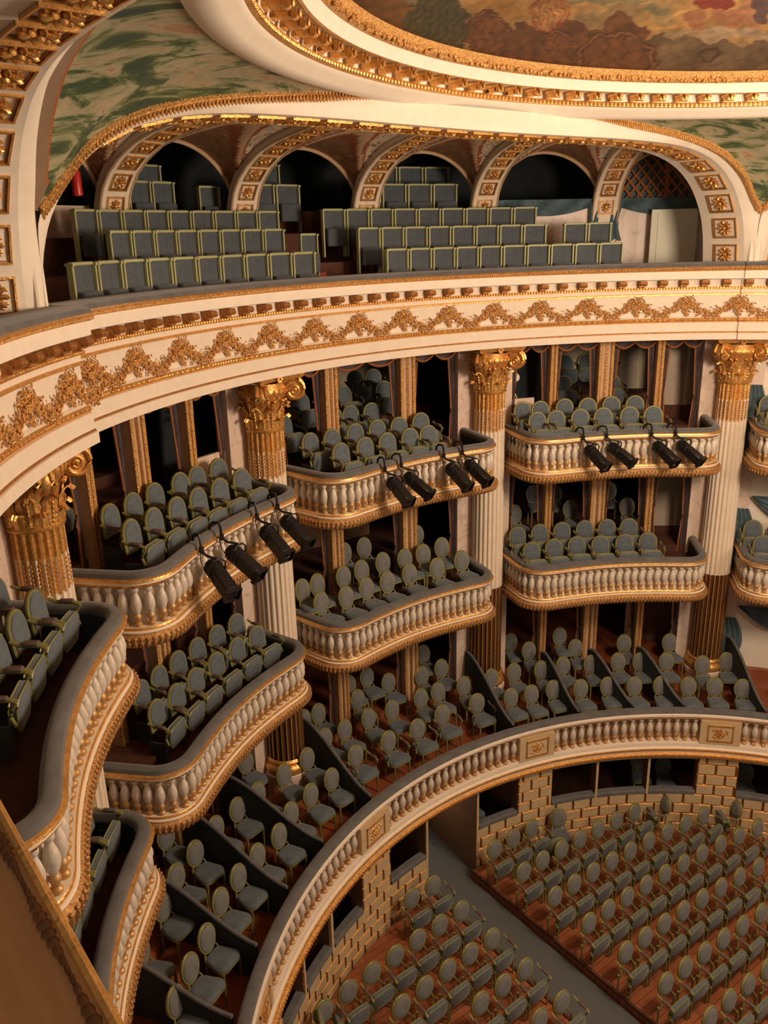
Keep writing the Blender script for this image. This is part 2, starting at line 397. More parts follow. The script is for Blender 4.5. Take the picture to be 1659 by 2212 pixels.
for b in (-31, 0, 31):
    e = [-11.8, -5.35-.85, -5.35+.85, 4.0, 6.0, 11.8] if b == 0 else [-11.8, -7.1, -6.2, -.95, .95, 6.25, 7.15, 11.8]
    for k in range(0, len(e), 2):
        c = (e[k]+e[k+1])/2; w_ = rad(e[k+1]-e[k])*10.3
        for z0, z1, tn in TIER:
            on = ORD[k//2]+' opening'
            if tn == 'top storey': valance(b+c, w_, z1-.02, 'mauve valance, %s, %s' % (on, BAYN[b]))
            for s, sn in ((-1, 'right'), (1, 'left')):
                if tn == 'lowest storey' and s == 1: continue
                curtain(b+(e[k+1] if s == -1 else e[k]), .17, z0+.02, z1-.02, s, 'dark %s curtain, %s, %s, %s' % (sn, on, tn, BAYN[b]))
# pale doors and walls seen inside the right-hand openings
def panel_door(az, r, z0, w_, h, key, label, cat='door', open_=0):
    t = thing('panelled_door', label, cat, cyl(az, r, z0), -rad(az)+open_)
    mb = MB(); mb.box((0, 0, h/2), (w_, .05, h)); mb.build('door_leaf', key, t, smooth=False)
    for zc, hh in ((h*.27, h*.36), (h*.74, h*.40)):
        for s in (-1, 1):
            mb = MB(); x = s*w_*.23
            for dx, dz, sx, sz in ((0, hh/2, w_*.34, .02), (0, -hh/2, w_*.34, .02), (w_*.17, 0, .02, hh), (-w_*.17, 0, .02, hh)):
                mb.box((x+dx, -.03, zc+dz), (sx, .02, sz))
            mb.build('panel_moulding', key, t, smooth=False)
    mb = MB(); mb.blob((-w_*.42, -.06, h*.5), .03, n=8, m=5); mb.build('door_knob', 'golddark', t)
panel_door(41.9, 11.3, -2.4, 1.0, 1.9, 'doorp', 'pale panelled door in the upper right box', 'door')
panel_door(38.6, 12.4, -2.2, 1.2, 1.7, 'doorp', 'dim pale door behind the narrow post of the upper right box')
panel_door(41.9, 11.2, -5.4, 1.25, 2.2, 'doorp', 'pale door inside the middle right box beside the marble pier')
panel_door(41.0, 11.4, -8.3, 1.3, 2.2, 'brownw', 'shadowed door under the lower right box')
panel_door(31.0, 13.6, -2.1, 3.2, 1.65, 'doorp', 'pale panelled wall behind the upper right box seats', 'panelling')
panel_door(9.0, 13.8, -2.1, 2.4, 1.65, 'doorp', 'pale panelled wall behind the upper middle box seats', 'panelling')
panel_door(-3.0, 13.8, -2.1, 2.4, 1.65, 'doorp', 'pale panelled wall behind the left post of the upper middle box', 'panelling')
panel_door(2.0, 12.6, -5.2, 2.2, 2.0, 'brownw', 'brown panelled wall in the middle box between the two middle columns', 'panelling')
# low marble parapet with dark control window at the left end of the upper boxes
for a, q in ((17.9+1.6, 'upper right box'), (-31+9.8, 'upper box left of the second column')):
    mb = MB(); mb.box((0, 0, .38), (1.05, .06, .76)); tag(mb.build('marble_parapet', 'marble', smooth=False), 'low pink marble parapet inside the '+q, 'parapet')
    o = bpy.data.objects['marble_parapet'] if a > 0 else bpy.data.objects['marble_parapet.001']
    o.location = cyl(a, 10.36, -2.46); o.rotation_euler = (0, 0, -rad(a))
mb = MB()
for a in (19.5, -21.2): mb.ring([(10.95, -3.0), (10.95, -.45)], a-2.6, a+7.3, 8)
struct(mb.build('wall_dark_screen', 'dark', smooth=False, recalc=False))  # dark screens added so the openings over the parapets read black
t = thing('lamp_bracket', 'small pale bracket hanging in the dark opening left of the second column', 'bracket', cyl(-22.3, 10.5, -.98), rad(22.3))
mb = MB()
for x, z, sx, sz in ((.07, .10, .05, .26), (0, .20, .16, .05), (0, .09, .12, .045), (-.01, -.03, .18, .06)): mb.box((x, 0, z), (sx, .04, sz), bev=.012)
mb.build('bracket_frame', 'doorw', t, smooth=False); mb = MB(); mb.tube([(.07, 0, .23), (.07, 0, .5)], .01, 5); mb.build('hanger', 'black', t)
t = thing('equipment_lamp', 'silver lamp on a stand in the dark opening right of the third column', 'lamp', cyl(20.2, 10.55, -1.9), -rad(20.2))
mb = MB(); mb.lathe([(0, 0), (.09, .02), (.10, .09), (.04, .16), (0, .17)], n=14, T=Tr(0, 0, .62, rx=1.2)); mb.build('reflector', 'doorw', t)
mb = MB(); mb.tube([(0, 0, .64), (0, .02, 0)], .013, 6); mb.build('stand_pole', 'doorw', t)
mb = MB(); mb.tube([(0, 0, .35), (.14, -.02, .06)], .010, 5); mb.build('stand_brace', 'doorw', t)
# painted drapery wall at the right edge (bay 62)
mb = MB(); mb.ring([(10.3, -8.9), (10.3, -.45)], 48.6, 62); struct(mb.build('wall_right_bay', 'white', smooth=False, recalc=False))
for k, (z, dz, w_) in enumerate(((-.6, 1.1, .75), (-1.5, 1.7, .32), (-3.6, 1.0, .9), (-4.3, 1.5, .35), (-6.3, .9, 1.0), (-7.0, 1.2, .35))):
    mb = MB(); P = []
    for i in range(15):
        q = i/14
        if k % 2 == 0: P.append([cyl(50.2+q*10, 10.16-.05*abs(sin(j*1.3)), z-.35-(dz*.6*sin(pi*q))*(j/8)-.05) for j in range(9)])
        else: P.append([cyl(48.4+w_*8*(j/8)*(.6+.4*sin(pi*q)), 10.15-.04*abs(sin(j*1.6)), z-dz*q) for j in range(9)])
    mb.grid(P); tag(mb.build('painted_drape', 'blue'), 'blue-grey %s on the cream wall right of the rightmost column, %s' % ('hanging tail' if k % 2 else 'swag', ['at the top', 'below the entablature', 'between the balconies', 'beside the middle box', 'under the lower balcony', 'lowest one'][k]), 'drapery')

# ================================================================ BOX BALCONIES
def plan(hw=13.15, rf=8.7, rc=.5, r_end=10.2):
    pts = []; W = [rf*sin(rad(hw)), 0]
    hwr = rad(hw)
    sd = Vector((-sin(hwr), cos(hwr), 0)); 
    nr = 12
    for i in range(nr): pts.append(sd*(r_end+(rf+rc-r_end)*i/(nr-1)))
    tang = Vector((cos(hwr), sin(hwr), 0))   # along the front, towards +x
    c = sd*(rf+rc)+tang*rc
    for i in range(1, 10):
        t = pi/2*i/10; pts.append(c-tang*rc*cos(t)-sd*rc*sin(t))
    a0 = -hwr+rc/rf
    for i in range(41):
        a = a0+(-2*a0)*i/40; r = rf+.05*cos(a/hwr*pi/2)**2
        pts.append(Vector((r*sin(a), r*cos(a), 0)))
    left = pts[:nr+9]
    for p in reversed(left): pts.append(Vector((-p.x, p.y, 0)))
    return pts
PL = plan()
def normals(P):
    N = []
    for i in range(len(P)):
        t = (P[min(i+1, len(P)-1)]-P[max(i-1, 0)]).normalized(); N.append(Vector((t.y, -t.x, 0)))
    return N
NL = normals(PL)
OFF = Matrix.Translation((0, -9.3, 1.05))
def psweep(mb, prof, mi=0, P=PL, N=NL, T=OFF):
    G = [[tuple(P[i]+N[i]*o+Vector((0, 0, z))) for o, z in prof] for i in range(len(P))]
    mis = mi if isinstance(mi, int) else [q for _ in range(len(P)-1) for q in mi]
    return mb.grid(G, mi=mis, T=T)
def along(P, N, step, o, start=0):
    d = [0]
    for i in range(1, len(P)): d.append(d[-1]+((P[i]+N[i]*o)-(P[i-1]+N[i-1]*o)).length)
    L = d[-1]; n = int((L-2*start)/step); out = []; j = 0
    for k in range(n+1):
        s = start+(L-2*start)*k/n
        while j < len(d)-2 and d[j+1] < s: j += 1
        t = (s-d[j])/(d[j+1]-d[j]); p = P[j].lerp(P[j+1], t); nn = N[j].lerp(N[j+1], t).normalized()
        out.append((p+nn*o, nn))
    return out
BPROF = [(.05, 0), (.05, .035), (.032, .055), (.036, .09), (.05, .12), (.05, .14), (.034, .165), (.04, .19), (.060, .235), (.070, .275), (.068, .32), (.052, .385), (.036, .43), (.030, .46), (.044, .475), (.05, .49), (.05, .53)]
def baluster(parent, mid='grey'):
    mb = MB(); mb.lathe(BPROF, n=10, mi=[1]*6+[0]*10); return mb.build('baluster', [mid, 'goldm'], parent)
def make_balcony():
    t = thing('box_balcony', 'x', 'balcony')
    mb = MB(); psweep(mb, [(-.165, -.04), (-.175, .02), (-.155, .06), (-.12, .078), (-.05, .078), (-.012, .055), (0, .0)]); mb.build('velvet_rail', 'cushion', t)
    mb = MB(); psweep(mb, [(0, 0), (.03, -.012), (.038, -.04), (.015, -.055), (.02, -.075), (.005, -.1), (-.03, -.13), (-.13, -.13)], [0, 0, 1, 1, 0, 0, 1]); mb.build('gilt_rail_moulding', ['gold', 'cream'], t)
    mb = MB(); psweep(mb, [(-.13, -.13), (-.13, -.67)], 0); psweep(mb, [(-.16, -.67), (-.16, .0)], 1); mb.build('parapet_panel', ['cream', 'velvetd'], t)
    mb = MB(); psweep(mb, [(-.15, -.66), (-.0, -.66), (.012, -.675), (.012, -.70), (.03, -.705), (.035, -.725), (.02, -.74)], [1, 0, 0, 1, 1, 1]); mb.build('plinth', ['gold', 'white'], t)
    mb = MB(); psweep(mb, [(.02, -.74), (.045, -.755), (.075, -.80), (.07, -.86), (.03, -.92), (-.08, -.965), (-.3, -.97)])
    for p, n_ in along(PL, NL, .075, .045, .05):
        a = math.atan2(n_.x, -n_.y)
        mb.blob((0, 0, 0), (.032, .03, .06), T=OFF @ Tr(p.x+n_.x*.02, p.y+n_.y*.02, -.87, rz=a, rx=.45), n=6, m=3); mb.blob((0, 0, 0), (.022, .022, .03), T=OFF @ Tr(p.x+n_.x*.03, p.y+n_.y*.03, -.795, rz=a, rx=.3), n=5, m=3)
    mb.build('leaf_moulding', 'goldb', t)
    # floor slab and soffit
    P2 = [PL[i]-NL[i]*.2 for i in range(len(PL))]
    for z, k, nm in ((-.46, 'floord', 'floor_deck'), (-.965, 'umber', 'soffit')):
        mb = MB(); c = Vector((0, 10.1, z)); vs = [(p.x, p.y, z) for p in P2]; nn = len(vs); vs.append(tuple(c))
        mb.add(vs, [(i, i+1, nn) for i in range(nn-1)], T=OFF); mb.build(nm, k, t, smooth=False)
    b0 = None
    for p, n_ in along(PL, NL, .166, -.065, .12):
        if b0 is None: b0 = baluster(t); b = b0
        else: b = copyobj(b0, t)
        b.location = OFF @ Vector((p.x, p.y, -.66)); b.rotation_euler = (0, 0, random.random())
    return t
BALN = {('U', -62): 'upper curved box balcony at the left edge of the picture', ('U', -31): 'upper box balcony left of the second column, hung with spotlights', ('U', 0): 'upper box balcony between the two middle columns, hung with spotlights',
        ('U', 31): 'upper box balcony left of the rightmost column, hung with spotlights', ('U', 62): 'upper box balcony cut by the right edge',
        ('L', -62): 'lower curved box balcony at bottom left', ('L', -31): 'lower box balcony left of the second column', ('L', 0): 'lower box balcony between the two middle columns',
        ('L', 31): 'lower box balcony left of the rightmost column', ('L', 62): 'lower box balcony cut by the right edge'}
bal0 = make_balcony(); first = True
for (tn, b), lb in BALN.items():
    zr = -2.25 if tn == 'U' else -5.1
    loc = cyl(b, 9.3, zr-1.05)
    if first: bal0.location = loc; bal0.rotation_euler = (0, 0, -rad(b)); bal0['label'] = lb; bal0['group'] = 'box balconies with balusters'; first = False
    else: dup(bal0, loc, -rad(b), lb)

# ================================================================ GALLERY BALUSTRADE
gb = thing('gallery_balustrade', 'long curved gallery balustrade above the stone pit wall', 'balustrade', (0, 0, -9.36))
GO = Matrix.Translation((0, 0, 9.36))
A0, A1 = -62, 74
mb = MB(); mb.ring([(7.93, -8.9), (7.93, -8.2), (7.915, -8.165), (7.88, -8.145), (7.79, -8.145), (7.745, -8.17), (7.73, -8.225)], A0, A1, T=GO); mb.build('velvet_rail', 'cushion', gb)
mb = MB(); mb.ring([(7.73, -8.225), (7.695, -8.24), (7.69, -8.275), (7.72, -8.29), (7.73, -8.33), (7.76, -8.37), (7.9, -8.37)], A0, A1, mi=[0, 0, 1, 0, 1, 1], T=GO); mb.build('gilt_rail_moulding', ['cream', 'gold'], gb)
mb = MB(); mb.ring([(7.90, -8.37), (7.90, -8.93)], A0, A1, T=GO); mb.build('parapet_panel', 'tan', gb)
mb = MB(); mb.ring([(7.90, -8.92), (7.735, -8.92), (7.72, -8.94), (7.72, -9.03), (7.68, -9.06)], A0, A1, T=GO); mb.build('plinth', 'cream', gb)
mb = MB(); mb.ring([(7.68, -9.06), (7.66, -9.07), (7.66, -9.10), (7.69, -9.12), (7.69, -9.16), (7.64, -9.19), (7.635, -9.235), (7.68, -9.26), (7.72, -9.31), (7.80, -9.32)], A0, A1, mi=[0, 0, 0, 1, 0, 0, 0, 1, 1], T=GO)
k = A0
while k < A1: mb.blob(tuple(cyl(k, 7.64, -9.215)), .03, 0, T=GO, n=6, m=4); k += .5
mb.build('beaded_cornice', ['gold', 'cream'], gb)
PC = [-46.5, -16.0, 16.0, 46.4]
for c in PC:
    mb = MB(); mb.ring([(7.9, -8.37), (7.705, -8.37), (7.705, -8.93), (7.9, -8.93)], c-3.1, c+3.1, 8, T=GO)
    for s in (-3.1, 3.1): mb.add([cyl(c+s, 7.705, -8.37), cyl(c+s, 7.9, -8.37), cyl(c+s, 7.9, -8.93), cyl(c+s, 7.705, -8.93)], [(0, 1, 2, 3)], T=GO)
    pn = mb.build('pedestal_panel', 'brick', gb, smooth=False)
    mb = MB()
    for a_, b_, z0, z1 in ((-2.0, 2.0, -8.46, -8.49), (-2.0, 2.0, -8.83, -8.86), (-2.0, -1.8, -8.46, -8.86), (1.8, 2.0, -8.46, -8.86)):
        mb.ring([(7.705, z0), (7.685, z0), (7.685, z1), (7.705, z1)], c+a_, c+b_, 6, T=GO)
    rnd = random.Random(3)
    for k in range(70):
        u = rnd.gauss(0, .55); v = rnd.gauss(0, .08)
        if abs(u) > 1.45 or abs(v) > .13: continue
        mb.blob(tuple(cyl(c+u, 7.70, -8.66+v)), (.02, .015, .025), T=GO, n=5, m=3)
    mb.build('gilt_ornament', 'gold', pn)
g0 = None
for i in range(-1, 4):
    a, b = (PC[i]+3.1 if i >= 0 else -62.0), (PC[i+1]-3.1 if i+1 < 4 else 74)
    n = int(round((b-a)/1.43))
    for k in range(n):
        az = a+(k+.5)*(b-a)/n
        if not seen(cyl(az, 7.75, -8.6), 150): continue
        g = copyobj(g0, gb) if g0 else baluster(gb)
        g0 = g0 or g
        g.location = GO @ cyl(az, 7.81, -8.915)

# gallery partitions
PART = [(12.9, 13.3, 10.3, 'partition just left of the third column'), (-14.3, -12.2, 10.2, 'partition right of the second column'), (-24.7, -25.0, 10.2, 'partition left of the second column base'),
        (-33.2, -31.0, 10.2, 'partition second from the left gallery group'), (-41.7, -38.6, 10.0, 'partition in the left foreground of the gallery'), (24.1, 23.6, 9.9, 'low partition behind the front row, right of the third column'),
        (33.1, 30.2, 9.8, 'low partition in the middle of the right gallery bay'), (41.0, 37.0, 9.8, 'low partition left of the rightmost column'), (53.1, 49.2, 10.2, 'partition right of the rightmost column base'), (-50.3, -47.0, 10, 'partition at the bottom left corner')]
for a0, a1, r1, lb in PART:
    t = thing('gallery_partition', 'dark curved-top '+lb, 'partition', cyl(a0, 8.0, -9.0), 0, 'gallery partitions'); L0 = Vector(cyl(a0, 8.0, -9.0))
    base = cyl(a0, 8.0, 0); end = cyl(a1, r1, 0); d = (end-base); n_ = Vector((-d.y, d.x, 0)).normalized()*.025
    top = [];
    for i in range(17):
        q = i/16; z = -8.17+(.72 if r1 > 10.0 else .55)*(.5-.5*cos(pi*min(1, q*1.05)))**.9
        if q > .9: z -= (q-.9)*.9
        top.append(base+d*q+Vector((0, 0, z)))
    mb = MB(); P = []
    for p in top: P.append([tuple(Vector((p.x, p.y, -9.0))+n_-L0), tuple(p+n_-L0), tuple(p-n_-L0), tuple(Vector((p.x, p.y, -9.0))-n_-L0)])
    mb.grid(P); mb.build('panel', 'velvetd', t, smooth=False)
    mb = MB(); mb.tube([p-L0+Vector((0, 0, .01)) for p in top], .032, 8); mb.build('padded_cap', 'cushion', t)

# ================================================================ COLUMNS
def make_column():
    t = thing('fluted_column', 'x', 'column')
    # shaft, z local = world + 9.05
    zs = [1.16, 1.2, 3.28, 3.32, 6.82, 6.86, 7.26, 7.30, 7.62, 7.66]
    NF = 22; mb = MB(); P = []; rows = []
    for z in zs:
        q = (z-1.16)/6.5; R = .362-.042*q**1.3; row = []
        for k in range(NF):
            for fr, dr in ((0, 0), (.24, 0), (.36, -.022), (.62, -.034), (.88, -.022)):
                a = 2*pi*(k+fr)/NF; row.append(((R+dr)*cos(a), (R+dr)*sin(a), z))
        rows.append(row)
    mi = []
    for i in range(len(zs)-1):
        z = (zs[i]+zs[i+1])/2
        for k in range(NF):
            if z < 3.3: mi += [1, 2, 2, 2, 2]
            elif z < 6.84: mi += [0]*5
            elif z < 7.28: mi += [0 if z < 7.0 else 3, 0, 3, 3, 0]
            else: mi += [3, 3, 3, 3, 3]
    mb.grid(rows, False, True, mi)
    mb.build('shaft', ['cream', 'gold', 'bronze', 'gold'], t)
    mb = MB()    # beaded cabling in the flutes just under the top of the shaft
    for k in range(NF):
        a = 2*pi*(k+.62)/NF
        for j in range(7): mb.blob((.318*cos(a), .318*sin(a), 6.9+j*.055), (.014, .014, .022), n=5, m=3)
    mb.build('flute_beads', 'gold', t)
    mb = MB(); mb.lathe([(.36, 1.16), (.385, 1.14), (.40, 1.11), (.385, 1.07), (.38, 1.05), (.41, 1.03), (.445, .98), (.45, .93), (.43, .88), (.41, .86)], n=32)
    for k in range(26):
        a = 2*pi*k/26; mb.blob((.40*cos(a), .40*sin(a), 1.04), .018, n=6, m=4)
    mb.build('base', 'gold', t)
    mb = MB(); mb.lathe([(.43, .86), (.46, .84), (.46, .74), (.44, .72), (.43, .5), (.43, 0)], n=32); mb.build('pedestal', 'marble', t)
    cp = MB(); Z = 7.66
    cp.lathe([(.315, Z-.03), (.345, Z-.015), (.35, Z+.01), (.325, Z+.03), (.315, Z+.05), (.32, Z+.3), (.34, Z+.5), (.39, Z+.58), (.42, Z+.62), (.42, Z+.68), (.40, Z+.72), (.37, Z+.8)], n=32)
    for k in range(24):
        a = 2*pi*k/24; cp.blob((.42*cos(a), .42*sin(a), Z+.66), (.03, .03, .045), n=6, m=4)
        cp.blob((.39*cos(a), .39*sin(a), Z+.565), .015, n=5, m=3)
    cap = cp.build('capital', 'gold', t)
    def leaf(h, w_, r0, curl, z0, ang):
        mb = MB(); P = []
        for i in range(9):
            q = i/8; r = r0+.02+.02*q+curl*max(0, q-.55)**1.5*4; z = z0+h*(q if q < .8 else .8+(q-.8)*.2) - (.06 if i == 8 else 0)
            ww = w_*(.62+.5*sin(pi*min(1, q*1.15))**.8)*(1 if q < .85 else .6); row = []
            for j in range(7):
                v = (j-3)/3; lob = 1+.13*sin(i*2.9)*abs(v)
                row.append((ww*v*lob, -(r-.035*v*v+(.014 if j % 2 else 0)), z-.02*abs(v)))
            P.append(row)
        mb.grid(P, T=Matrix.Rotation(ang, 4, 'Z')); return mb
    l1 = leaf(.26, .105, .31, .09, Z+.03, 0).build('acanthus_leaf', 'gold', cap)
    l2 = leaf(.48, .10, .315, .12, Z+.05, 0).build('acanthus_leaf', 'gold', cap)
    for k in range(8):
        for l, off in ((l1, 0), (l2, pi/8)):
            if k == 0 and off == 0: continue
            if k == 0: l.rotation_euler = (0, 0, off); continue
            copyobj(l, cap).rotation_euler = (0, 0, k*pi/4+off)
    hx = MB()
    for k in range(8):
        a = k*pi/4+pi/8; T_ = Matrix.Rotation(a, 4, 'Z')
        for s in (-1, 1):
            hx.tube([(s*(.02+.05*q+.035*sin(q*7)*q), -(.35+.03*q), Z+.30+.24*q-.05*max(0, q-.7)*6*(q-.7)) for q in [j/12 for j in range(13)]], .014, 5, T=T_)
            hx.blob((s*.055, -.395, Z+.50), .030, T=T_, n=7, m=5)
        for j in range(5): hx.blob((0, -.345-.008*j, Z+.08+.055*j), (.014, .014, .03), T=T_, n=5, m=3)
    hx.build('scroll_stems', 'gold', cap)
    # scroll volute
    v = MB(); sp = []; rr = []
    for i in range(46):
        th = i/45*2*pi*2.4; ro = .19*math.exp(-.14*th); sp.append((.55+ro*cos(th+2.0)*-1, 0, Z+.64+ro*sin(th+2.0))); rr.append(.034*math.exp(-.05*th))
    for s in (-1, 1): v.tube([(x, s*.075, z) for x, y, z in sp], rr, 6)
    v.lathe([(.001, -.06), (.16, -.06), (.18, -.03), (.18, .03), (.16, .06), (.001, .06)], n=18, T=Matrix.Translation((.55, 0, Z+.64)) @ Matrix.Rotation(pi/2, 4, 'X'))
    v.blob((.55, 0, Z+.64), (.035, .11, .035), n=8, m=5)
    v.tube([(.36, 0, Z+.80), (.50, 0, Z+.83), (.60, 0, Z+.79)], [.04, .035, .03], 6)
    vo = v.build('volute', 'gold', cap); vo.rotation_euler = (0, 0, pi/4)
    for k in range(1, 4): copyobj(vo, cap).rotation_euler = (0, 0, pi/4+k*pi/2)
    ab = MB(); rows = []
    for z, sc in ((Z+.84, .93), (Z+.87, .97), (Z+.91, 1.0), (Z+.96, 1.03)):
        row = []
        for q in range(4):
            for j in range(9):
                u = -1+2*j/9; c = .52-.10*(1-u*u); x, y = u*.52*1.0, -c
                a = q*pi/2; row.append(((x*cos(a)-y*sin(a))*sc, (x*sin(a)+y*cos(a))*sc, z))
        rows.append(row)
    ab.grid(rows, False, True); n = len(rows[0]); ab.f.append(tuple(range(n))); ab.m.append(0)
    for q in range(4):
        a = q*pi/2-pi/2
        for k in range(6): ab.blob((.44*cos(a)+.04*cos(k)*-sin(a), .44*sin(a)+.04*cos(k)*cos(a), Z+.88+.04*sin(k)), .035, n=5, m=3)
    ab.build('abacus', 'gold', cap)
    return t
CN = ['leftmost giant fluted column with gilt capital, cropped by the left edge', 'second giant fluted column from the left, beside the spotlit left box', 'third giant fluted column from the left, right of the centre', 'rightmost giant fluted column with gilt capital']
c0 = make_column()
for i, a in enumerate(COLS):
    l = cyl(a, 9.98, -9.05)
    if i == 0: c0.location = l; c0.rotation_euler = (0, 0, -rad(a)); c0['label'] = CN[0]; c0['group'] = 'giant gilt and cream columns'
    else: dup(c0, l, -rad(a), CN[i])

# ================================================================ ENTABLATURE AND PARADISE RAIL
en = thing('entablature', 'broad curved cream entablature with gilt garlands and velvet top rail', 'entablature', (0, 0, -.45))
EO = Matrix.Translation((0, 0, .45))
SEG = [(-66, -45.4, -.27), (-45.4, 45.4, 0), (45.4, 60, -.05), (60, 74, 0)]
parts = {'velvet_rail': ([(9.85, .95), (9.80, 1.05), (9.70, 1.08), (9.42, 1.08), (9.32, 1.05), (9.29, 1.0)], 'cushion', 0),
 'cornice': ([(9.29, 1.0), (9.275, .985), (9.29, .96), (9.31, .925), (9.34, .91), (9.34, .76), (9.36, .75), (9.52, .745)], ['gold', 'goldr', 'cream', 'white'], [0, 1, 1, 0, 3, 3, 3]),
 'frieze': ([(9.53, .745), (9.53, .60), (9.46, .595), (9.45, .55), (9.50, .54), (9.50, .475), (9.475, .465), (9.475, .435), (9.52, .43), (9.52, .01), (9.47, -.02), (9.455, -.06), (9.47, -.10)], ['cream', 'gold'], [0, 1, 1, 1, 0, 1, 1, 1, 0, 0, 1, 1]),
 'architrave': ([(9.47, -.10), (9.44, -.105), (9.44, -.29), (9.425, -.30), (9.425, -.315), (9.40, -.32), (9.40, -.45), (10.5, -.45)], ['cream', 'golddark'], [0, 0, 1, 1, 0, 0, 0])}
for nm, (pr, mt, mi) in parts.items():
    mb = MB()
    for i, (a, b, o) in enumerate(SEG):
        mb.ring([(r+o, z) for r, z in pr], a, b, mi=mi, T=EO)
        if i:
            po = SEG[i-1][2]; A = [cyl(a, r+po, z) for r, z in pr]; B = [cyl(a, r+o, z) for r, z in pr]
            mb.grid([A, B], mi=mi, T=EO)
        if nm == 'frieze':
            k = a
            while k < b:
                mb.blob(tuple(cyl(k, 9.45+o, .575)), (.02, .02, .022), 1, T=EO, n=6, m=4)
                if int(round(k*4)) % 3 != 0: mb.blob(tuple(cyl(k, 9.452+o, -.055)), (.025, .02, .02), 1, T=EO, n=6, m=4)
                k += .36
        if nm == 'cornice':
            k = a
            while k < b: mb.blob(tuple(cyl(k, 9.29+o, .945)), (.03, .015, .02), 1, T=EO, n=5, m=3); k += .3
    mb.build(nm, mt, en)
def offs(az):
    for a, b, o in SEG:
        if a <= az < b: return o
    return 0
mo = MB(); mo.box((0, -.07, -.03), (.14, .17, .06)); mo.box((0, -.03, -.085), (.13, .11, .07)); mo.tube([(-.068, -.135, -.05), (.068, -.135, -.05)], .045, 8); mo.tube([(-.068, .0, -.11), (.068, .0, -.11)], .03, 8)
mo0 = None; k = -61.0
mo_me = None
while k < 60:
    if seen(cyl(k, 9.4, .7)):
        o = copyobj(mo0, en) if mo0 else mo.build('modillion', 'golddark', en); mo0 = mo0 or o  # dark gilding puts the shade on these gold brackets into their colour
        o.location = EO @ cyl(k, 9.50+offs(k), .735); o.rotation_euler = (0, 0, -rad(k))
    k += 2.55
def garland_mb():
    mb = MB(); rnd = random.Random(5); W = 1.0
    def lf(x, z, s=1):
        T = Matrix.Translation((x, -.02-rnd.random()*.03, z)) @ Matrix.Rotation(rnd.uniform(0, pi), 4, 'Y') @ Matrix.Rotation(rnd.uniform(-.6, .6), 4, 'X')
        mb.blob((0, 0, 0), (.012*s, .014, .032*s), T=T, n=5, m=3)
    for k in range(170):      # swag
        q = rnd.random(); x = .10+q*(W-.2); sag = -.15*sin(pi*q)-.01; th = .04+.03*sin(pi*q)
        lf(x, .22+sag+rnd.gauss(0, th*.8), rnd.uniform(.8, 1.3))
    for k in range(110):      # ribboned bouquet
        x = rnd.gauss(0, .12); lf(x, .29+rnd.gauss(0, .06)-abs(x)*.25, rnd.uniform(.8, 1.25))
    for k in range(50):      # tail
        q = rnd.random(); lf(rnd.gauss(0, .03*(1.2-q)+.012), .25-q*.22, 1)
    for s in (-1, 1): mb.tube([(s*.02, -.03, .34), (s*.08, -.04, .39), (s*.15, -.03, .36), (s*.18, -.03, .30)], .008, 4)
    return mb
g0 = None
for i in range(-10, 10):
    az = 1.9+6.2*i
    if not seen(cyl(az+3, 9.5, .2), 120): continue
    o = copyobj(g0, en) if g0 else garland_mb().build('garland', 'goldr', en); g0 = g0 or o
    o.location = EO @ cyl(az, 9.51+offs(az+1), .005)
    o.rotation_euler = (0, 0, -rad(az+3.1))

# ================================================================ UPPER GALLERY (seating under the vault)
mb = MB(); mb.ring([(9.80, 1.0), (9.80, .54), (12.9, .54)], -66, 74); mb.ring([(10.6, .54), (10.6, .93), (11.45, .93)], -50, 33); mb.ring([(11.45, .93), (11.45, 1.24), (12.3, 1.24)], -50, 25.4); mb.ring([(12.3, 1.24), (12.3, 1.80), (13.1, 1.80), (13.1, 2.25), (14.6, 2.25)], -50, 20)
    

tag(mb.build('amphitheatre_floor', 'floord', smooth=False, recalc=False), 'stepped dark red floor of the top amphitheatre under the vault', 'floor')
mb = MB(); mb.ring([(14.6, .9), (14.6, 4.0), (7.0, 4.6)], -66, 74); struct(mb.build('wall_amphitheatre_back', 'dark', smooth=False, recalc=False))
RIBS = [-46.5, -33.5, -20, -6.7, 6.7, 20, 33.5, 46.5]
ZR = [(12.42, .9), (12.42, 1.9), (12.36, 2.35), (12.2, 2.62), (12.0, 2.87), (11.7, 3.09), (11.3, 3.28), (10.9, 3.39), (10.5, 3.46), (9.8, 3.55), (8.6, 3.6), (7.0, 3.62)]
def zr(r):
    for (r0, z0), (r1, z1) in zip(ZR, ZR[1:]):
        if r1 <= r <= r0 and r0 > r1: return z0+(z1-z0)*(r0-r)/(r0-r1)
    return 3.62 if r < 8 else 2.0
def rmin(a): return 7.74/max(.3, cos(rad(min(abs(a), 46))))
vt = thing('vault', 'painted vault of the top gallery, brown latticed spandrels and cream scrollwork', 'vault', (0, 0, 1.2))
VO = Matrix.Translation((0, 0, -1.2))
def Lz(s): return 2.07+1.36*sqrt(max(0, 1-s*s))
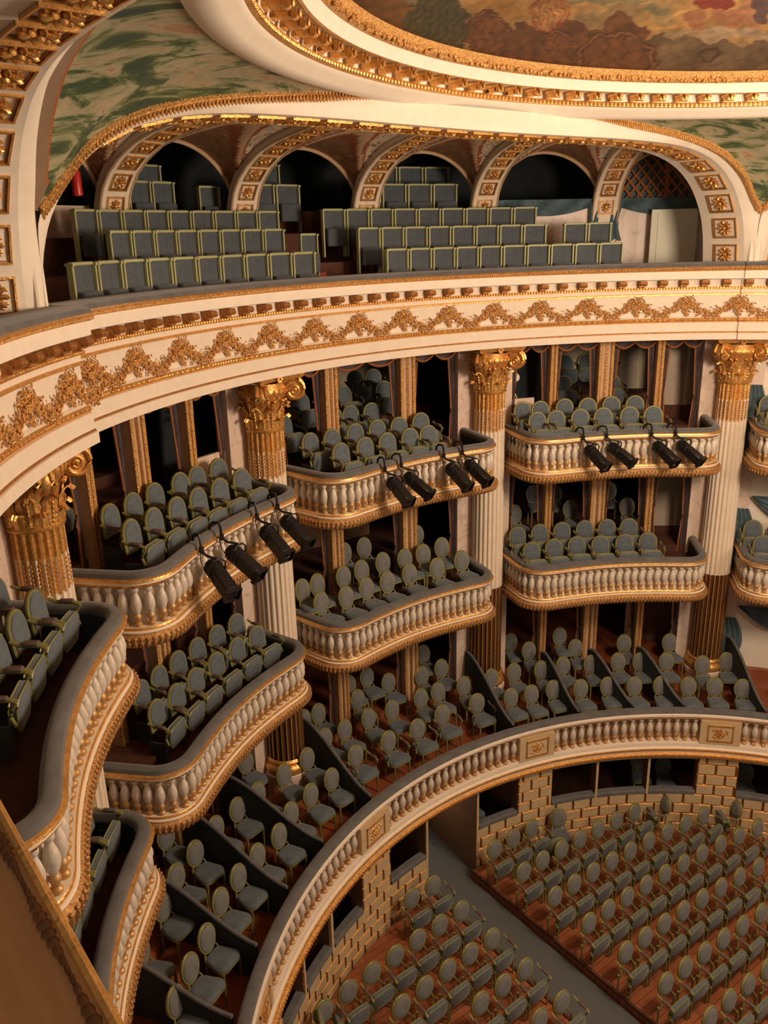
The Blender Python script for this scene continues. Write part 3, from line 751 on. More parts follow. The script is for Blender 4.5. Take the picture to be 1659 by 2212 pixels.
for a0, a1 in zip(RIBS, RIBS[1:]):
    NU, NV = 56, 40; P = []; mi = []
    for i in range(NU+1):
        s = -1+2*i/NU; s = max(-.9999, min(.9999, s)); a = a0+(a1-a0)*(s+1)/2; row = []; ro = []
        for j in range(NV+1):
            q = (j/NV)**1.35; r = 12.42+(rmin(a)-12.42)*q; z1, z2 = zr(r), Lz(s)*1.0+.10*(12.42-r)*(.3)
            z = max(z1, z2); row.append(tuple(cyl(a, r, z))); ro.append(z1-z2)
        P.append((row, ro))
    for i in range(NU):
        for j in range(NV):
            f = (P[i][1][j]+P[i+1][1][j+1])/2
            s = abs(-1+2*(i+.5)/NU)
            edge = s > .84
            mi.append(3 if f < -.11 else 4 if f < -.03 else 1 if f < .055 else 3 if f < .10 and not edge else 1 if edge else 2)
            if f < -.11: mi[-1] = 0
    mb = MB(); mb.grid([p[0] for p in P], mi=mi, T=VO); mb.build('vault_cell', ['lattice', 'tan', 'orn', 'umber', 'umber'], vt)
    mb = MB(); pts = []
    for i in range(33):
        s = -1+2*i/32; pts.append(cyl(a0+(a1-a0)*(s*.965+1)/2, 12.40, Lz(s*.999)-.015 if abs(s) < 1 else 2.0))
    pts = [cyl(a0+.3, 12.40, 1.2)]+pts+[cyl(a1-.3, 12.40, 1.2)]
    mb.tube(pts, .045, 6, T=VO); mb.build('lunette_moulding', 'tan', vt)

def rosette_mb():
    mb = MB()
    for k in range(8):
        a = k*pi/4
        mb.blob((0, 0, 0), (.062, .03, .03), T=Matrix.Rotation(a, 4, 'Z') @ Matrix.Translation((.075, 0, .018)) @ Matrix.Rotation(-.5, 4, 'Y'), n=6, m=4)
    mb.blob((0, 0, .035), (.04, .04, .03), n=8, m=4)
    for k in range(12):
        a = k*pi/6; mb.blob((.12*cos(a), .12*sin(a), .012), .018, n=5, m=3)
    return mb
def frame_mb(w_, h_, dep=.03, t=.022):
    mb = MB()
    for x, y, sx, sy in ((0, h_/2, w_+t, t), (0, -h_/2, w_+t, t), (w_/2, 0, t, h_), (-w_/2, 0, t, h_)): mb.box((x, y, dep/2), (sx, sy, dep))
    for x, y, sx, sy in ((0, h_/2-t*1.1, w_-t, t*.5), (0, -h_/2+t*1.1, w_-t, t*.5), (w_/2-t*1.1, 0, t*.5, h_-t), (-w_/2+t*1.1, 0, t*.5, h_-t)): mb.box((x, y, dep*.25), (sx, sy, dep*.5), 1)
    return mb
ros = rosette_mb(); ROS = None; FR = {}
def put_coffer(parent, loc, X, N, w_, h_, sc=1.0, pinv=None):
    """loc world-in-parent, X = across axis, N = outward normal"""
    global ROS
    X = X.normalized(); N = N.normalized(); Y = N.cross(X).normalized()
    m = Matrix.Identity(4)
    for i in range(3): m[i][0], m[i][1], m[i][2], m[i][3] = X[i], Y[i], N[i], loc[i]
    key = (w_, h_)
    f = copyobj(FR[key], parent) if key in FR else frame_mb(w_, h_).build('coffer_frame', ['gold', 'golddark'], parent, smooth=False)
    FR.setdefault(key, f); f.matrix_local = m
    o = copyobj(ROS, f) if ROS else ros.build('rosette', 'gold', f); ROS = ROS or o
    o.matrix_local = Matrix.Scale(sc, 4)
# ribs
def fill_curve(c, n):
    d = [0]
    for i in range(1, len(c)): d.append(d[-1]+(Vector(c[i])-Vector(c[i-1])).length)
    out = []; j = 0
    for k in range(n+1):
        s = d[-1]*k/n
        while j < len(d)-2 and d[j+1] < s: j += 1
        out.append(Vector(c[j]).lerp(Vector(c[j+1]), (s-d[j])/(d[j+1]-d[j])))
    return out, d[-1]
RN = ['leftmost', 'second from left', 'third from left', 'fourth from left, seen nearly head-on', 'fifth, bending left above the marble wall', 'last']
for i, a in enumerate(RIBS[1:-1]):
    t = thing('vault_rib', 'cream vault rib with gilt rosette panels, %s' % RN[i], 'rib', cyl(a, 12.4, 1.2), -rad(a), 'ribs of the top gallery vault')
    c = [(0, r-12.4, z-1.2-.10) for r, z in ZR if r > rmin(a)]+[(0, rmin(a)-12.4, zr(rmin(a))-1.2-.10)]
    c = [(0, p[1]-(.12 if p[2] < 1.2 else .06), p[2]) for p in c]
    pts, L = fill_curve(c, 40); mb = MB(); P = []
    for k, p in enumerate(pts):
        tg = (pts[min(k+1, 40)]-pts[max(k-1, 0)]).normalized(); n_ = Vector((0, -tg.z, tg.y)); n_ = n_ if n_.y < 0 or n_.z < 0 else -n_
        h = .29; back = -n_*.16
        P.append([Vector((-h, p.y, p.z))+back, Vector((-h, p.y, p.z)), Vector((-h+.03, p.y, p.z))+n_*.0, Vector((h-.03, p.y, p.z)), Vector((h, p.y, p.z)), Vector((h, p.y, p.z))+back])
    mb.grid(P); mb.build('rib_body', 'cream', t)
    n = int(L/.40)
    pp, _ = fill_curve(c, n*2)
    for k in range(1, 2*n, 2):
        p = pp[k]; tg = (pp[k+1]-pp[k-1]).normalized(); n_ = Vector((0, -tg.z, tg.y)); n_ = n_ if n_.y < 0 or n_.z < 0 else -n_
        if p.z+1.2 < 2.0: continue
        put_coffer(t, p+n_*.005, Vector((1, 0, 0)), n_, .34, .30, .85)
    for s in (-1, 1):
        mb = MB(); mb.tube([Vector((s*.29, p.y, p.z)) for p in pts], .022, 5); mb.build('rib_edge_moulding', 'tan', t)
# marble wall, lattice and drapes on the right
mb = MB(); mb.ring([(12.40, .54), (12.40, 2.38)], 20.8, 46.3); mb.ring([(12.6, 1.2), (12.6, 2.3)], -33, -21); struct(mb.build('wall_amphitheatre_marble', 'marble', smooth=False, recalc=False))
t = thing('lattice_screen', 'brown diamond lattice screen in the rightmost lunette', 'screen', cyl(40, 12.42, 2.36), -rad(40))
mb = MB(); mb.box((0, 0, .66), (.10, .05, 1.35)); mb.build('centre_post', 'umber', t, smooth=False)
mb = MB()
for s in (-1, 1):
    for k in range(-16, 17):
        x0 = k*.235; # bar z = s*(x-x0)
        seg = []
        for j in range(60):
            x = -1.36+2.72*j/59; z = s*(x-x0)*1.15
            if z >= 0 and z < Lz(x/1.42)-2.40+.0: seg.append((x, s*.012, z))
        if len(seg) > 1: mb.tube([seg[0], seg[-1]], .026, 4)
mb.build('lattice_bars', 'lattw', t)
mb = MB(); mb.box((0, .12, .65), (2.7, .02, 1.45)); mb.build('backing', 'blue', t, smooth=False)
for az0, az1, lb, dz in ((20.9, 33.0, 'blue-grey drape slung under the dark lunette', .28), (34.0, 46.0, 'blue-grey drape slung under the lattice screen', .30)):
    t = thing('wall_drape', lb, 'drapery', cyl(az0, 12.3, 2.40))
    L0 = Vector(cyl(az0, 12.3, 2.40)); mb = MB(); P = []
    for i in range(41):
        q = i/40; d_ = .08+dz*sin(pi*q)**.8
        P.append([Vector(cyl(az0+(az1-az0)*q, 12.33-.05*abs(sin(j*1.7+q*6)), 2.42-d_*j/8))-L0 for j in range(9)])
    mb.grid(P); mb.build('swag', 'blue', t)
    mb = MB(); P = []; s0 = az0 if az0 > 30 else az1-1.2
    for i in range(11):
        P.append([Vector(cyl(s0+.25*j*(1-.35*sin(i*.3)), 12.30-.05*abs(sin(j*2)), 2.36-.085*i-.03*sin(j*1.5)))-L0 for j in range(7)])
    mb.grid(P); mb.build('hanging_tail', 'blue', t)
t = thing('service_door', 'white flush door standing against the marble wall at upper right', 'door', cyl(40.6, 12.05, 1.0), -rad(47))
mb = MB(); mb.box((.09, 0, .53), (.86, .05, 1.12)); mb.build('door_leaf', 'doorw', t, smooth=False)
mb = MB(); mb.box((-.42, -.01, .56), (.14, .08, 1.18)); mb.box((0, -.01, 1.12), (.98, .07, .06)); mb.build('door_frame', 'doorw', t, smooth=False)
# red cylinder hanging at upper left
t = thing('fire_extinguisher', 'red extinguisher in the dark arch at the far left', 'extinguisher', cyl(-23.5, 12.2, 2.42), -rad(-23.5))
mb = MB(); mb.lathe([(0, 0), (.075, .01), (.08, .04), (.08, .34), (.06, .40), (.025, .43), (.025, .46)], n=14); mb.build('cylinder', 'red', t)
mb = MB(); mb.box((0, 0, .48), (.03, .12, .02)); mb.tube([(0, .02, .46), (.10, .02, .42), (.11, 0, .2)], .012, 5); mb.build('valve', 'black', t)
mb = MB(); mb.tube([(.0, .1, .25), (.0, .5, .25)], .02, 5); mb.build('bracket', 'black', t)

# ================================================================ GREAT ARCHES
INNER = [(6.84, .95), (6.80, 1.3), (6.72, 1.7), (6.56, 2.08), (6.22, 2.52), (5.72, 2.86), (5.1, 3.06), (4.3, 3.16), (3, 3.19), (1.5, 3.18), (0, 3.17)]
OUTER = [(6.86, .95), (6.85, 1.5), (6.80, 1.98), (6.59, 2.25), (6.22, 2.66), (5.70, 2.98), (5.1, 3.17), (4.4, 3.30), (3.6, 3.39), (2.6, 3.45), (0, 3.48)]
def yi(u): return 6.72+.20*(1-(u/6.85)**2)
def yo(u): return 6.50+.44*(1-(u/6.85)**2)
def full(pr, fy, n):
    c = [(-u, fy(u), z) for u, z in pr]+[(u, fy(u), z) for u, z in reversed(pr[:-1])]
    # smooth by Catmull-Rom then resample
    pts = [Vector(p) for p in c]; out = []
    for i in range(len(pts)-1):
        p0, p1, p2, p3 = pts[max(i-1, 0)], pts[i], pts[i+1], pts[min(i+2, len(pts)-1)]
        for k in range(8):
            q = k/8; out.append(.5*((2*p1)+(p2-p0)*q+(2*p0-5*p1+4*p2-p3)*q*q+(3*p1-p0-3*p2+p3)*q**3))
    out.append(pts[-1]); return fill_curve(out, n)
def arch(rot, label, mould, group, cofrange, fw, cy=.40):
    t = thing('great_arch', label, 'arch', (0, 0, .95), rad(-rot), group); T = Matrix.Translation((0, 0, -.95))
    N = 120; A, LA = full(INNER, yi, N); B, _ = full(OUTER, yo, N); D = .92
    mb = MB(); P = [[A[i]+Vector((0, D, 0)), A[i]] for i in range(N+1)]; mb.grid(P, mi=0, T=T)
    P = [[A[i], A[i].lerp(B[i], .45)+Vector((0, -.035, 0)), B[i]] for i in range(N+1)]; mb.grid(P, mi=0, T=T)
    P = [[A[i]+Vector((0, D, 0)), Vector((A[i].x*1.06, A[i].y+D+.03, max(A[i].z+.25, 1.0) if abs(A[i].x) < 6.2 else A[i].z)), Vector((A[i].x*1.08, A[i].y+D, 4.3))] for i in range(N+1)]; mb.grid(P, mi=0, T=T)
    mb.build('archivolt', 'white', t)
    # moulding along the outer curve
    mb = MB(); pts = [p+Vector((0, -.03, .0)) for p in B if p.z > 2.0]
    if mould == 'gold':
        mb.tube([p for p in pts if abs(p.x) > 1.9], .05, 6, T=T) if False else None
        left = [p for p in pts if p.x < -2.0]; right = [p for p in pts if p.x > 2.0]
        for seg in (left, right):
            mb = MB(); L_ = len(seg)
            ta = lambda k: min(1, (k if seg is right else L_-1-k)/14+.08)
            mb.tube(seg, [.065*ta(k) for k in range(L_)], 6, T=T)
            ss, ll = fill_curve(seg, int((len(seg))*2.6))
            for k, p in enumerate(ss):
                f = min(1, abs(abs(p.x)-2.0)/1.2+.1)
                mb.blob(tuple(p+Vector((0, -.03, .035*f))), (.026*f, .035*f, .042*f), T=T, n=5, m=3)
                mb.blob(tuple(p+Vector((0, -.05, -.045*f))), (.022*f, .03*f, .05*f), T=T, n=5, m=3)
            mb.build('leaf_moulding', 'goldr', t)
    else:
        n_ = len(pts); P = []
        for k, p in enumerate(pts):
            f = min(1, k/6, (n_-1-k)/6)+.02; cc = Vector((0, 0, 2.0)); d_ = Vector((p.x, 0, p.z-1.0)).normalized()
            inw = Vector((0, -.42, 0))+d_*.18
            P.append([p, p+inw*.12*f+Vector((0, -.05, 0))*f, p+inw*.9*f, p+inw*1.0*f+Vector((0, -.02, 0))])
        pass
    # soffit coffers
    n = int(LA/.52); pp, _ = full(INNER, yi, 2*n)
    for k in range(1, 2*n, 2):
        p = pp[k]
        if not cofrange[0] < p.x < cofrange[1]: continue
        if p.z < 1.12: continue
        tg = (pp[k+1]-pp[k-1]).normalized(); tg.y = 0; nn = Vector((tg.z, 0, -tg.x)).normalized()
        put_coffer(t, T @ (p+Vector((0, cy, 0)))+nn*.004, Vector((0, 1, 0)), nn, fw, .38, 1.15)
    return t
arch(0, 'wide gilt-edged great arch opening to the top gallery seats', 'gold', 'great arches under the ceiling', (-6.0, 7), .50)
arch(-93, 'near great arch at the left edge with rosette coffers', 'brown', 'great arches under the ceiling', (1.2, 7), .42, .31)
arch(93, 'great arch cut off at the right edge beyond the rightmost column', 'gold', 'great arches under the ceiling', (-7, -4), .50)
# deeper coffered barrel behind the near arch (same soffit continued)
# pier fillets between neighbouring arches
for i, a in enumerate((-46.5, 46.5)):
    mb = MB(); mb.box((0, .10, 0), (.22, .26, 1.30), T=radialT(a, 9.50, 1.58), bev=.02); struct(mb.build('trim_%d' % (i+7), 'white'))
# pendentives
_B, _ = full(OUTER, yo, 240)
curve = sorted([(math.degrees(math.atan2(p.x, p.y)), sqrt(p.x**2+p.y**2), p.z) for p in _B if p.x > 1.95 and p.z > 1.99])
def pend(rot, label):
    t = thing('pendentive_painting', label, 'painting', cyl(rot, 9.4, 2.0), 0, 'painted pendentives')
    L0 = cyl(rot, 9.4, 2.0); mb = MB(); 
    for s in (-1, 1):
        P = []
        cs = curve+[(46.5, curve[-1][1], curve[-1][2])]
        for az, r, z in cs:
            row = []
            a = rot+s*(46.5-az)*1.0
            Lr = max(.02, sqrt((r-7.3)**2+(3.5-z)**2)); qs = [(1-min(.95, .38/Lr))*k/20 for k in range(21)]+[1-min(.9, .33/Lr), 1-min(.4, .05/Lr), 1]
            for q in qs:
                rr = 7.30+(r-7.30)*(.5*q+.5*sin(q*pi/2)); zz = 3.50-(3.50-z)*(.35*q+.65*(1-cos(q*pi/2)))
                row.append(cyl(a, rr, zz)-L0)
            P.append(row)
        bd = rot < 0 and s == -1
        mb.grid(P, mi=[(2 if bd and v == 20 else 1 if bd and v > 20 else 0) for u in range(len(P)-1) for v in range(23)])
    mb.build('canvas', ['pend', 'taupe', 'fringe'], t, recalc=False)
pend(-46.5, 'green and cream brushed painting on the left pendentive'); pend(46.5, 'green and cream painting on the right pendentive'); 

# ================================================================ CEILING
cc = thing('ceiling_cornice', 'cream and gilt ring cornice around the ceiling painting', 'cornice', (0, 0, 3.4)); CO = Matrix.Translation((0, 0, -3.4))
CA0, CA1 = -110, 100
mb = MB(); mb.ring([(7.36, 3.54), (7.30, 3.475), (7.20, 3.445), (7.10, 3.44), (7.00, 3.465), (6.94, 3.52), (6.90, 3.53), (6.85, 3.575)], CA0, CA1, T=CO); mb.build('cove', 'white', cc)
mb = MB(); mb.ring([(6.85, 3.575), (6.81, 3.585), (6.80, 3.63), (6.83, 3.655)], CA0, CA1, T=CO)
k = CA0
while k < CA1: mb.blob(tuple(cyl(k, 6.80, 3.615)), (.03, .028, .034), T=CO, n=6, m=4); k += .62
mb.build('egg_moulding', 'gold', cc)
mb = MB(); mb.ring([(6.83, 3.655), (6.81, 3.755), (6.50, 3.745), (6.47, 3.72), (6.44, 3.73)], CA0, CA1, mi=[0, 0, 1, 1], T=CO); mb.ring([(6.44, 3.73), (6.42, 3.78), (6.37, 3.86)], CA0, CA1, T=CO); mb.build('fascia', ['white', 'gold'], cc)
mb = MB(); mb.ring([(6.37, 3.86), (6.34, 3.865), (6.30, 3.90), (6.25, 3.965), (6.22, 4.03)], CA0, CA1, T=CO)
k = CA0; rnd = random.Random(9)
while k < CA1:
    mb.blob(tuple(cyl(k, 6.30+rnd.uniform(-.03, .03), 3.905+rnd.uniform(-.03, .03))), (.03, .03, .035), T=CO, n=5, m=3); k += .27
mb.build('leaf_band', 'goldr', cc)
mo = MB(); mo.box((0, .0, .0), (.13, .22, .045)); mo.tube([(-.05, -.10, -.045), (.05, -.10, -.045)], .045, 8); mo.tube([(-.05, .09, -.06), (.05, .09, -.06)], .032, 8); mo.box((0, .02, -.045), (.10, .2, .05)); mo.blob((0, -.16, -.03), (.03, .02, .05))
m0 = None; k = -80.7
while k < 70:
    if seen(cyl(k, 6.6, 3.7), 40):
        o = copyobj(m0, cc) if m0 else mo.build('modillion', 'gold', cc); m0 = m0 or o
        o.location = CO @ cyl(k, 6.66, 3.72); o.rotation_euler = (0, 0, -rad(k))
    k += 3.3
# ceiling painting: generic market quay scene in ochres, colours only
def pcol(p):
    v = Vector(p)-CAM; dd = max(.1, v.dot(FX)); x = 829.5+FPX*v.dot(RX)/dd; y = 1106-FPX*v.dot(UX)/dd
    r = sqrt(p[0]**2+p[1]**2)
    def mixc(a, b, t): t = max(0, min(1, t)); return tuple(a[i]+(b[i]-a[i])*t for i in range(3))
    x, y = x+5*sin(y*.17+2*sin(x*.031))+2*sin(x*.23+y*.31), y+4*sin(x*.09+1.5*sin(y*.05))+1.5*sin(x*.27-y*.2)
    def ell(cx, cy, rx, ry): return ((x-cx)/rx)**2+((y-cy)/ry)**2
    n1 = sin(x*.021+y*.05)+.6*sin(x*.045-y*.08+1)+.4*sin(x*.1+y*.17)
    c = mixc((.40, .20, .055), (.56, .33, .12), .5+.35*n1)
    c = mixc(c, (.30, .27, .15), .5*max(0, sin(x*.013+2.2+y*.03)))
    hill = 60+30*sin(x*.011+.3)+10*sin(x*.06)
    if x < 930 and y > (x-700)*.35-60+12*sin(x*.05): c = mixc((.20, .085, .025), (.30, .14, .045), .5+.5*sin(x*.03+y*.05))
    if ell(945, 60, 75, 70) < 1+.3*sin(x*.2)*sin(y*.25): c = mixc((.055, .06, .03), (.13, .11, .05), .5+.5*sin(x*.35+y*.2))
    if 1080 < x < 1400 and y > 62-40*max(0, 1-abs(x-1345)/55)-20*max(0, 1-abs(x-1230)/40)+6*sin(x*.07): c = mixc((.12, .045, .02), (.22, .09, .035), .5+.5*sin(x*.05+y*.09))
    if x >= 1385 and y > 84-10*sin((x-1390)*.02)+4*sin(x*.06): c = mixc((.15, .095, .05), (.23, .15, .08), .5+.5*sin(x*.045+y*.05))
    if x >= 1440 and 66 < y < 84+8*sin(x*.05): c = (.42, .29, .17)
    for cx, cy, rx, ry in ((1190, 108, 62, 42), (1330, 128, 92, 62), (1055, 78, 50, 56), (1108, 92, 20, 30)):
        e = ell(cx, cy, rx, ry)
        if e < 1:
            c = (.13, .05, .018) if e > .80 else (.30, .14, .05) if e > .70 else (.115, .042, .018) if e > .60 else (.225, .088, .032)
            if e <= .6 and abs((x-cx) % (rx*.42)-rx*.21) < 1.6: c = (.09, .035, .015)
    if ell(1130, 100, 40, 50) < 1: c = mixc((.14, .055, .022), (.2, .08, .03), .5+.5*sin(x*.2))
    e = ell(1187, 24, 42, 44)
    if e < 1 and (e > .82 or abs((x-1187)/max(.2, sqrt(max(0, 1-((y-24)/44)**2))) % 12-6) < 2.2): c = (.34, .07, .025)
    e = ell(1532, 118, 20, 20)
    if .45 < e < 1: c = (.09, .05, .025)
    for cx, cy, rx, ry, cl in ((1545, 6, 42, 16, (.26, .04, .025)), (1500, 42, 22, 26, (.40, .17, .08)), (1580, 36, 50, 17, (.42, .18, .085)), (1622, 22, 18, 45, (.45, .21, .10)), (1645, 14, 20, 36, (.12, .07, .07)), (1560, 68, 60, 10, (.45, .33, .20)), (1430, 40, 30, 16, (.45, .30, .13)), (1420, 22, 26, 10, (.24, .2, .1)), (1310, 2, 90, 6, (.26, .22, .11))):
        if ell(cx, cy, rx, ry) < 1: c = cl
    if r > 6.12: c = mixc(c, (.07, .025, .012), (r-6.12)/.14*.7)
    k_ = .62+.10*sin(x*.14+y*.11)*sin(y*.19-x*.05)
    return tuple(q*k_ for q in c)
t = thing('ceiling_painting', 'large ochre and brown painted scene filling the ceiling ring', 'painting', (0, 0, 4.0))
me = bpy.data.meshes.new('canvas'); vs, fs, cl = [], [], []
NA, NR = 620, 110
azs = [-70+130*i/NA for i in range(NA+1)]
for a in azs:
    for j in range(NR+1):
        q = j/NR; r = 6.26-3.2*q; p_ = cyl(a, r, .55*(1-(r/6.26)**2)); vs.append(tuple(p_)); cl.append(pcol(p_+Vector((0, 0, 4.0))))
W = NR+1
for i in range(NA):
    for j in range(NR): a = i*W+j; fs.append((a, a+1, a+W+1, a+W))
n0 = len(vs)
for i in range(25):
    a = 60+230*i/24
    for r in (6.26, 4.6, 3.06): vs.append(tuple(cyl(a, r, .55*(1-(r/6.26)**2)))); cl.append((.5, .3, .12))
for i in range(24):
    for j in range(2): a = n0+i*3+j; fs.append((a, a+1, a+4, a+3))
n1 = len(vs)
for i in range(37): vs.append(tuple(cyl(i*10, 3.06, .55*(1-(3.06/6.26)**2)))); cl.append((.5, .3, .12))
vs.append((0, 0, .55)); cl.append((.5, .3, .12))
for i in range(36): fs.append((n1+i, n1+i+1, n1+37))
me.from_pydata(vs, [], fs); me.materials.append(M['ceilpaint'])
ca = me.color_attributes.new('paint', 'FLOAT_COLOR', 'POINT')
for i, c in enumerate(cl): ca.data[i].color = (*[max(0, q) for q in c], 1)
me.polygons.foreach_set('use_smooth', [True]*len(fs))
o = bpy.data.objects.new('canvas', me); COL.objects.link(o); o.parent = t

# ================================================================ SEATS
def arc_outline(w_, z0, z1, n=12):     # flat bottom, straight sides, round top
    R = w_/2; zc = z1-R; pts = [(-R*.93, z0), (R*.93, z0), (R, z0+.03)]
    for k in range(n+1): a = pi*k/n; pts.append((R*cos(a), zc+R*1.0*sin(a)))
    pts.append((-R, z0+.03)); return pts
def oval_outline(w_, h_, zc, n=20): return [(w_/2*cos(2*pi*k/n), zc+h_/2*sin(2*pi*k/n)*(1.0 if sin(2*pi*k/n) > 0 else 1.05)) for k in range(n)]
def rrect(w_, d_, c, n=3):
    pts = []
    for sx, sy, a0 in ((1, 1, 0), (-1, 1, pi/2), (-1, -1, pi), (1, -1, 3*pi/2)):
        for k in range(n+1): a = a0+pi/2*k/n; pts.append((sx*(w_/2-c)+c*cos(a), sy*(d_/2-c)+c*sin(a)))
    return pts
def chair_back(t, out, y, tilt, zpiv, cush='velvet'):
    T = Tr(0, y, zpiv, rx=-tilt) @ Tr(0, 0, -zpiv)
    mb = MB(); mb.pad(out, [(.96, .022), (1, .012), (1, -.012), (.95, -.024), (.86, -.024)], T=T); mb.build('back_frame', 'frame', t)
    mb = MB(); mb.pad(out, [(.84, -.018), (.83, -.034), (.74, -.048), (.45, -.056)], T=T); mb.pad(out, [(.84, .018), (.8, .03), (.5, .036)], T=T); mb.build('back_cushion', cush, t)
def tip_seat(t, y=-.15, z0=.20, z1=.55, w_=.47, dark='velvet'):
    out = [(x, z) for x, z in rrect(w_, z1-z0, .10)]; out = [(x*(1 if z > 0 else .93), z) for x, z in out]
    T = Tr(0, y, (z0+z1)/2, rx=.10)
    mb = MB(); mb.pad(out, [(.80, .055), (.97, .045), (1, .02), (1, -.03), (.94, -.045), (.5, -.062)], T=T); mb.build('tip_up_seat', dark, t)
    mb = MB(); 
    for yy in (.036, -.036): mb.tube([(x*.99, yy, z*.99) for x, z in out]+[(out[0][0]*.99, yy, out[0][1]*.99)], .010, 4, T=T, cap=False)
    mb.build('seat_piping', 'frame', t)
def arms(t, x=.275, zt=.60, y0=.10, y1=-.20):
    a0 = None
    for s in (-1, 1):
        if a0 is None:
            mb = MB(); mb.tube([(0, y0+.03, zt+.05), (0, y0-.06, zt+.01), (0, y1+.03, zt-.005), (0, y1-.02, zt-.03)], [.018, .022, .022, .024], 6)
            mb.tube([(0, y1-.01, zt-.03), (0, y1+.03, zt-.10), (0, y1+.055, zt-.17), (0, y1+.02, zt-.26), (0, y1+.03, zt-.36)], [.020, .018, .018, .018, .016], 6)
            a0 = mb.build('arm', 'frame', t); a = a0
            mb = MB(); mb.box((0, (y0+y1)/2-.02, zt+.02), (.06, .17, .045), bev=.015); mb.build('arm_pad', 'arm', a0)
        else:
            a = copyobj(a0, t); copyobj(a0.children[0], a)
        a.location = (s*x, 0, 0)
def legs(t, pts, h, r0=.025, r1=.015):
    l0 = None
    for x, y in pts:
        if l0 is None: mb = MB(); mb.tube([(0, 0, h), (0, 0, h*.7), (0, 0, 0)], [r0, r0*.9, r1], 6); l0 = mb.build('leg', 'frame', t); l = l0
        else: l = copyobj(l0, t)
        l.location = (x, y, 0)
def make_box_seat():
    t = thing('theatre_chair', 'x', 'seat'); chair_back(t, arc_outline(.42, .42, .87), .13, .12, .42); tip_seat(t); arms(t)
    p0 = None
    for s in (-1, 1):
        if p0 is None: mb = MB(); mb.box((0, .0, .17), (.035, .26, .34), bev=.01); p0 = mb.build('side_stand', 'velvetd', t); p = p0
        else: p = copyobj(p0, t)
        p.location = (s*.265, 0, 0)
    return t
def make_pit_chair():
    t = thing('theatre_armchair', 'x', 'armchair'); chair_back(t, oval_outline(.41, .42, .70), .14, .16, .47, 'velvetl')
    mb = MB(); mb.tube([(.13, .15, .50), (.17, .11, .40), (.20, .10, .30)], .018, 5); p0 = mb.build('back_post', 'frame', t); copyobj(p0, t).scale = (-1, 1, 1)
    tip_seat(t, -.12, .24, .57, .49); arms(t, .272, .62, .12, -.17); legs(t, [(-.24, -.15), (.24, -.15), (-.22, .12), (.22, .12)], .36)
    return t
def seat_pad(t, w_=.46, d_=.44, z=.44):
    out = rrect(w_, d_, .12, 4); out = [(x*(1.0 if y < 0 else .82), y) for x, y in out]
    R = Matrix.Translation((0, -.06, z)) @ Matrix.Rotation(pi/2, 4, 'X')
    out2 = [(x, -y) for x, y in out]
    mb = MB(); mb.pad([(x, -y) for x, y in out2], [(.93, .045), (1, .03), (1, .0)], T=Matrix.Translation((0, -.06, z)) @ Matrix.Rotation(-pi/2, 4, 'X')); mb.build('seat_rail', 'frame', t)
    mb = MB(); mb.pad([(x, -y) for x, y in out2], [(.97, .0), (.98, -.025), (.88, -.052), (.5, -.066)], T=Matrix.Translation((0, -.06, z)) @ Matrix.Rotation(-pi/2, 4, 'X')); 
    mb.build('seat_cushion', 'velvet', t)
def make_side_chair(arm=False):
    t = thing('gallery_armchair' if arm else 'gallery_chair', 'x', 'chair'); chair_back(t, oval_outline(.385 if not arm else .42, .47, .72), .17, .16, .50, 'velvetl')
    mb = MB(); mb.tube([(.12, .15, .55), (.15, .125, .47), (.16, .11, .41)], .016, 5); p0 = mb.build('back_post', 'frame', t); copyobj(p0, t).scale = (-1, 1, 1); seat_pad(t, .46 if not arm else .52); legs(t, [(-.19, -.23), (.19, -.23), (-.15, .11), (.15, .11)], .40)
    if arm: arms(t, .27, .68, .12, -.14)
    return t
def make_bench_seat():
    t = thing('amphitheatre_chair', 'x', 'seat')
    mb = MB(); mb.box((0, .02, .60), (.42, .06, .62), bev=.015); mb.build('back_cushion', 'velvetb', t)
    s0 = None
    for s in (-1, 1):
        if s0 is None: mb = MB(); mb.box((0, -.01, .47), (.032, .10, .90), bev=.006); mb.box((0, -.01, .915), (.045, .13, .035)); s0 = mb.build('side_stile', 'framep', t); p = s0
        else: p = copyobj(s0, t)
        p.location = (s*.228, 0, 0)
    mb = MB(); mb.box((0, .01, .925), (.42, .10, .045), bev=.012); mb.build('top_rail', 'framep', t)
    mb = MB(); mb.box((0, -.12, .40), (.40, .09, .34), bev=.02); mb.build('tip_up_seat', 'velvetb', t)
    return t
PROTO = {}
def place(kind, loc, az_face, label, group, **kw):
    if kind not in PROTO:
        t = {'box': make_box_seat, 'pit': make_pit_chair, 'side': make_side_chair, 'armc': lambda: make_side_chair(True), 'bench': make_bench_seat}[kind]()
        PROTO[kind] = t; t.location = loc; t.rotation_euler = (0, 0, -rad(az_face)); t['label'] = label; t['group'] = group
    else: t = dup(PROTO[kind], loc, -rad(az_face), label, group)
    if 'sx' in kw: t.scale = (kw['sx'], 1, kw.get('sz', 1))
    return t
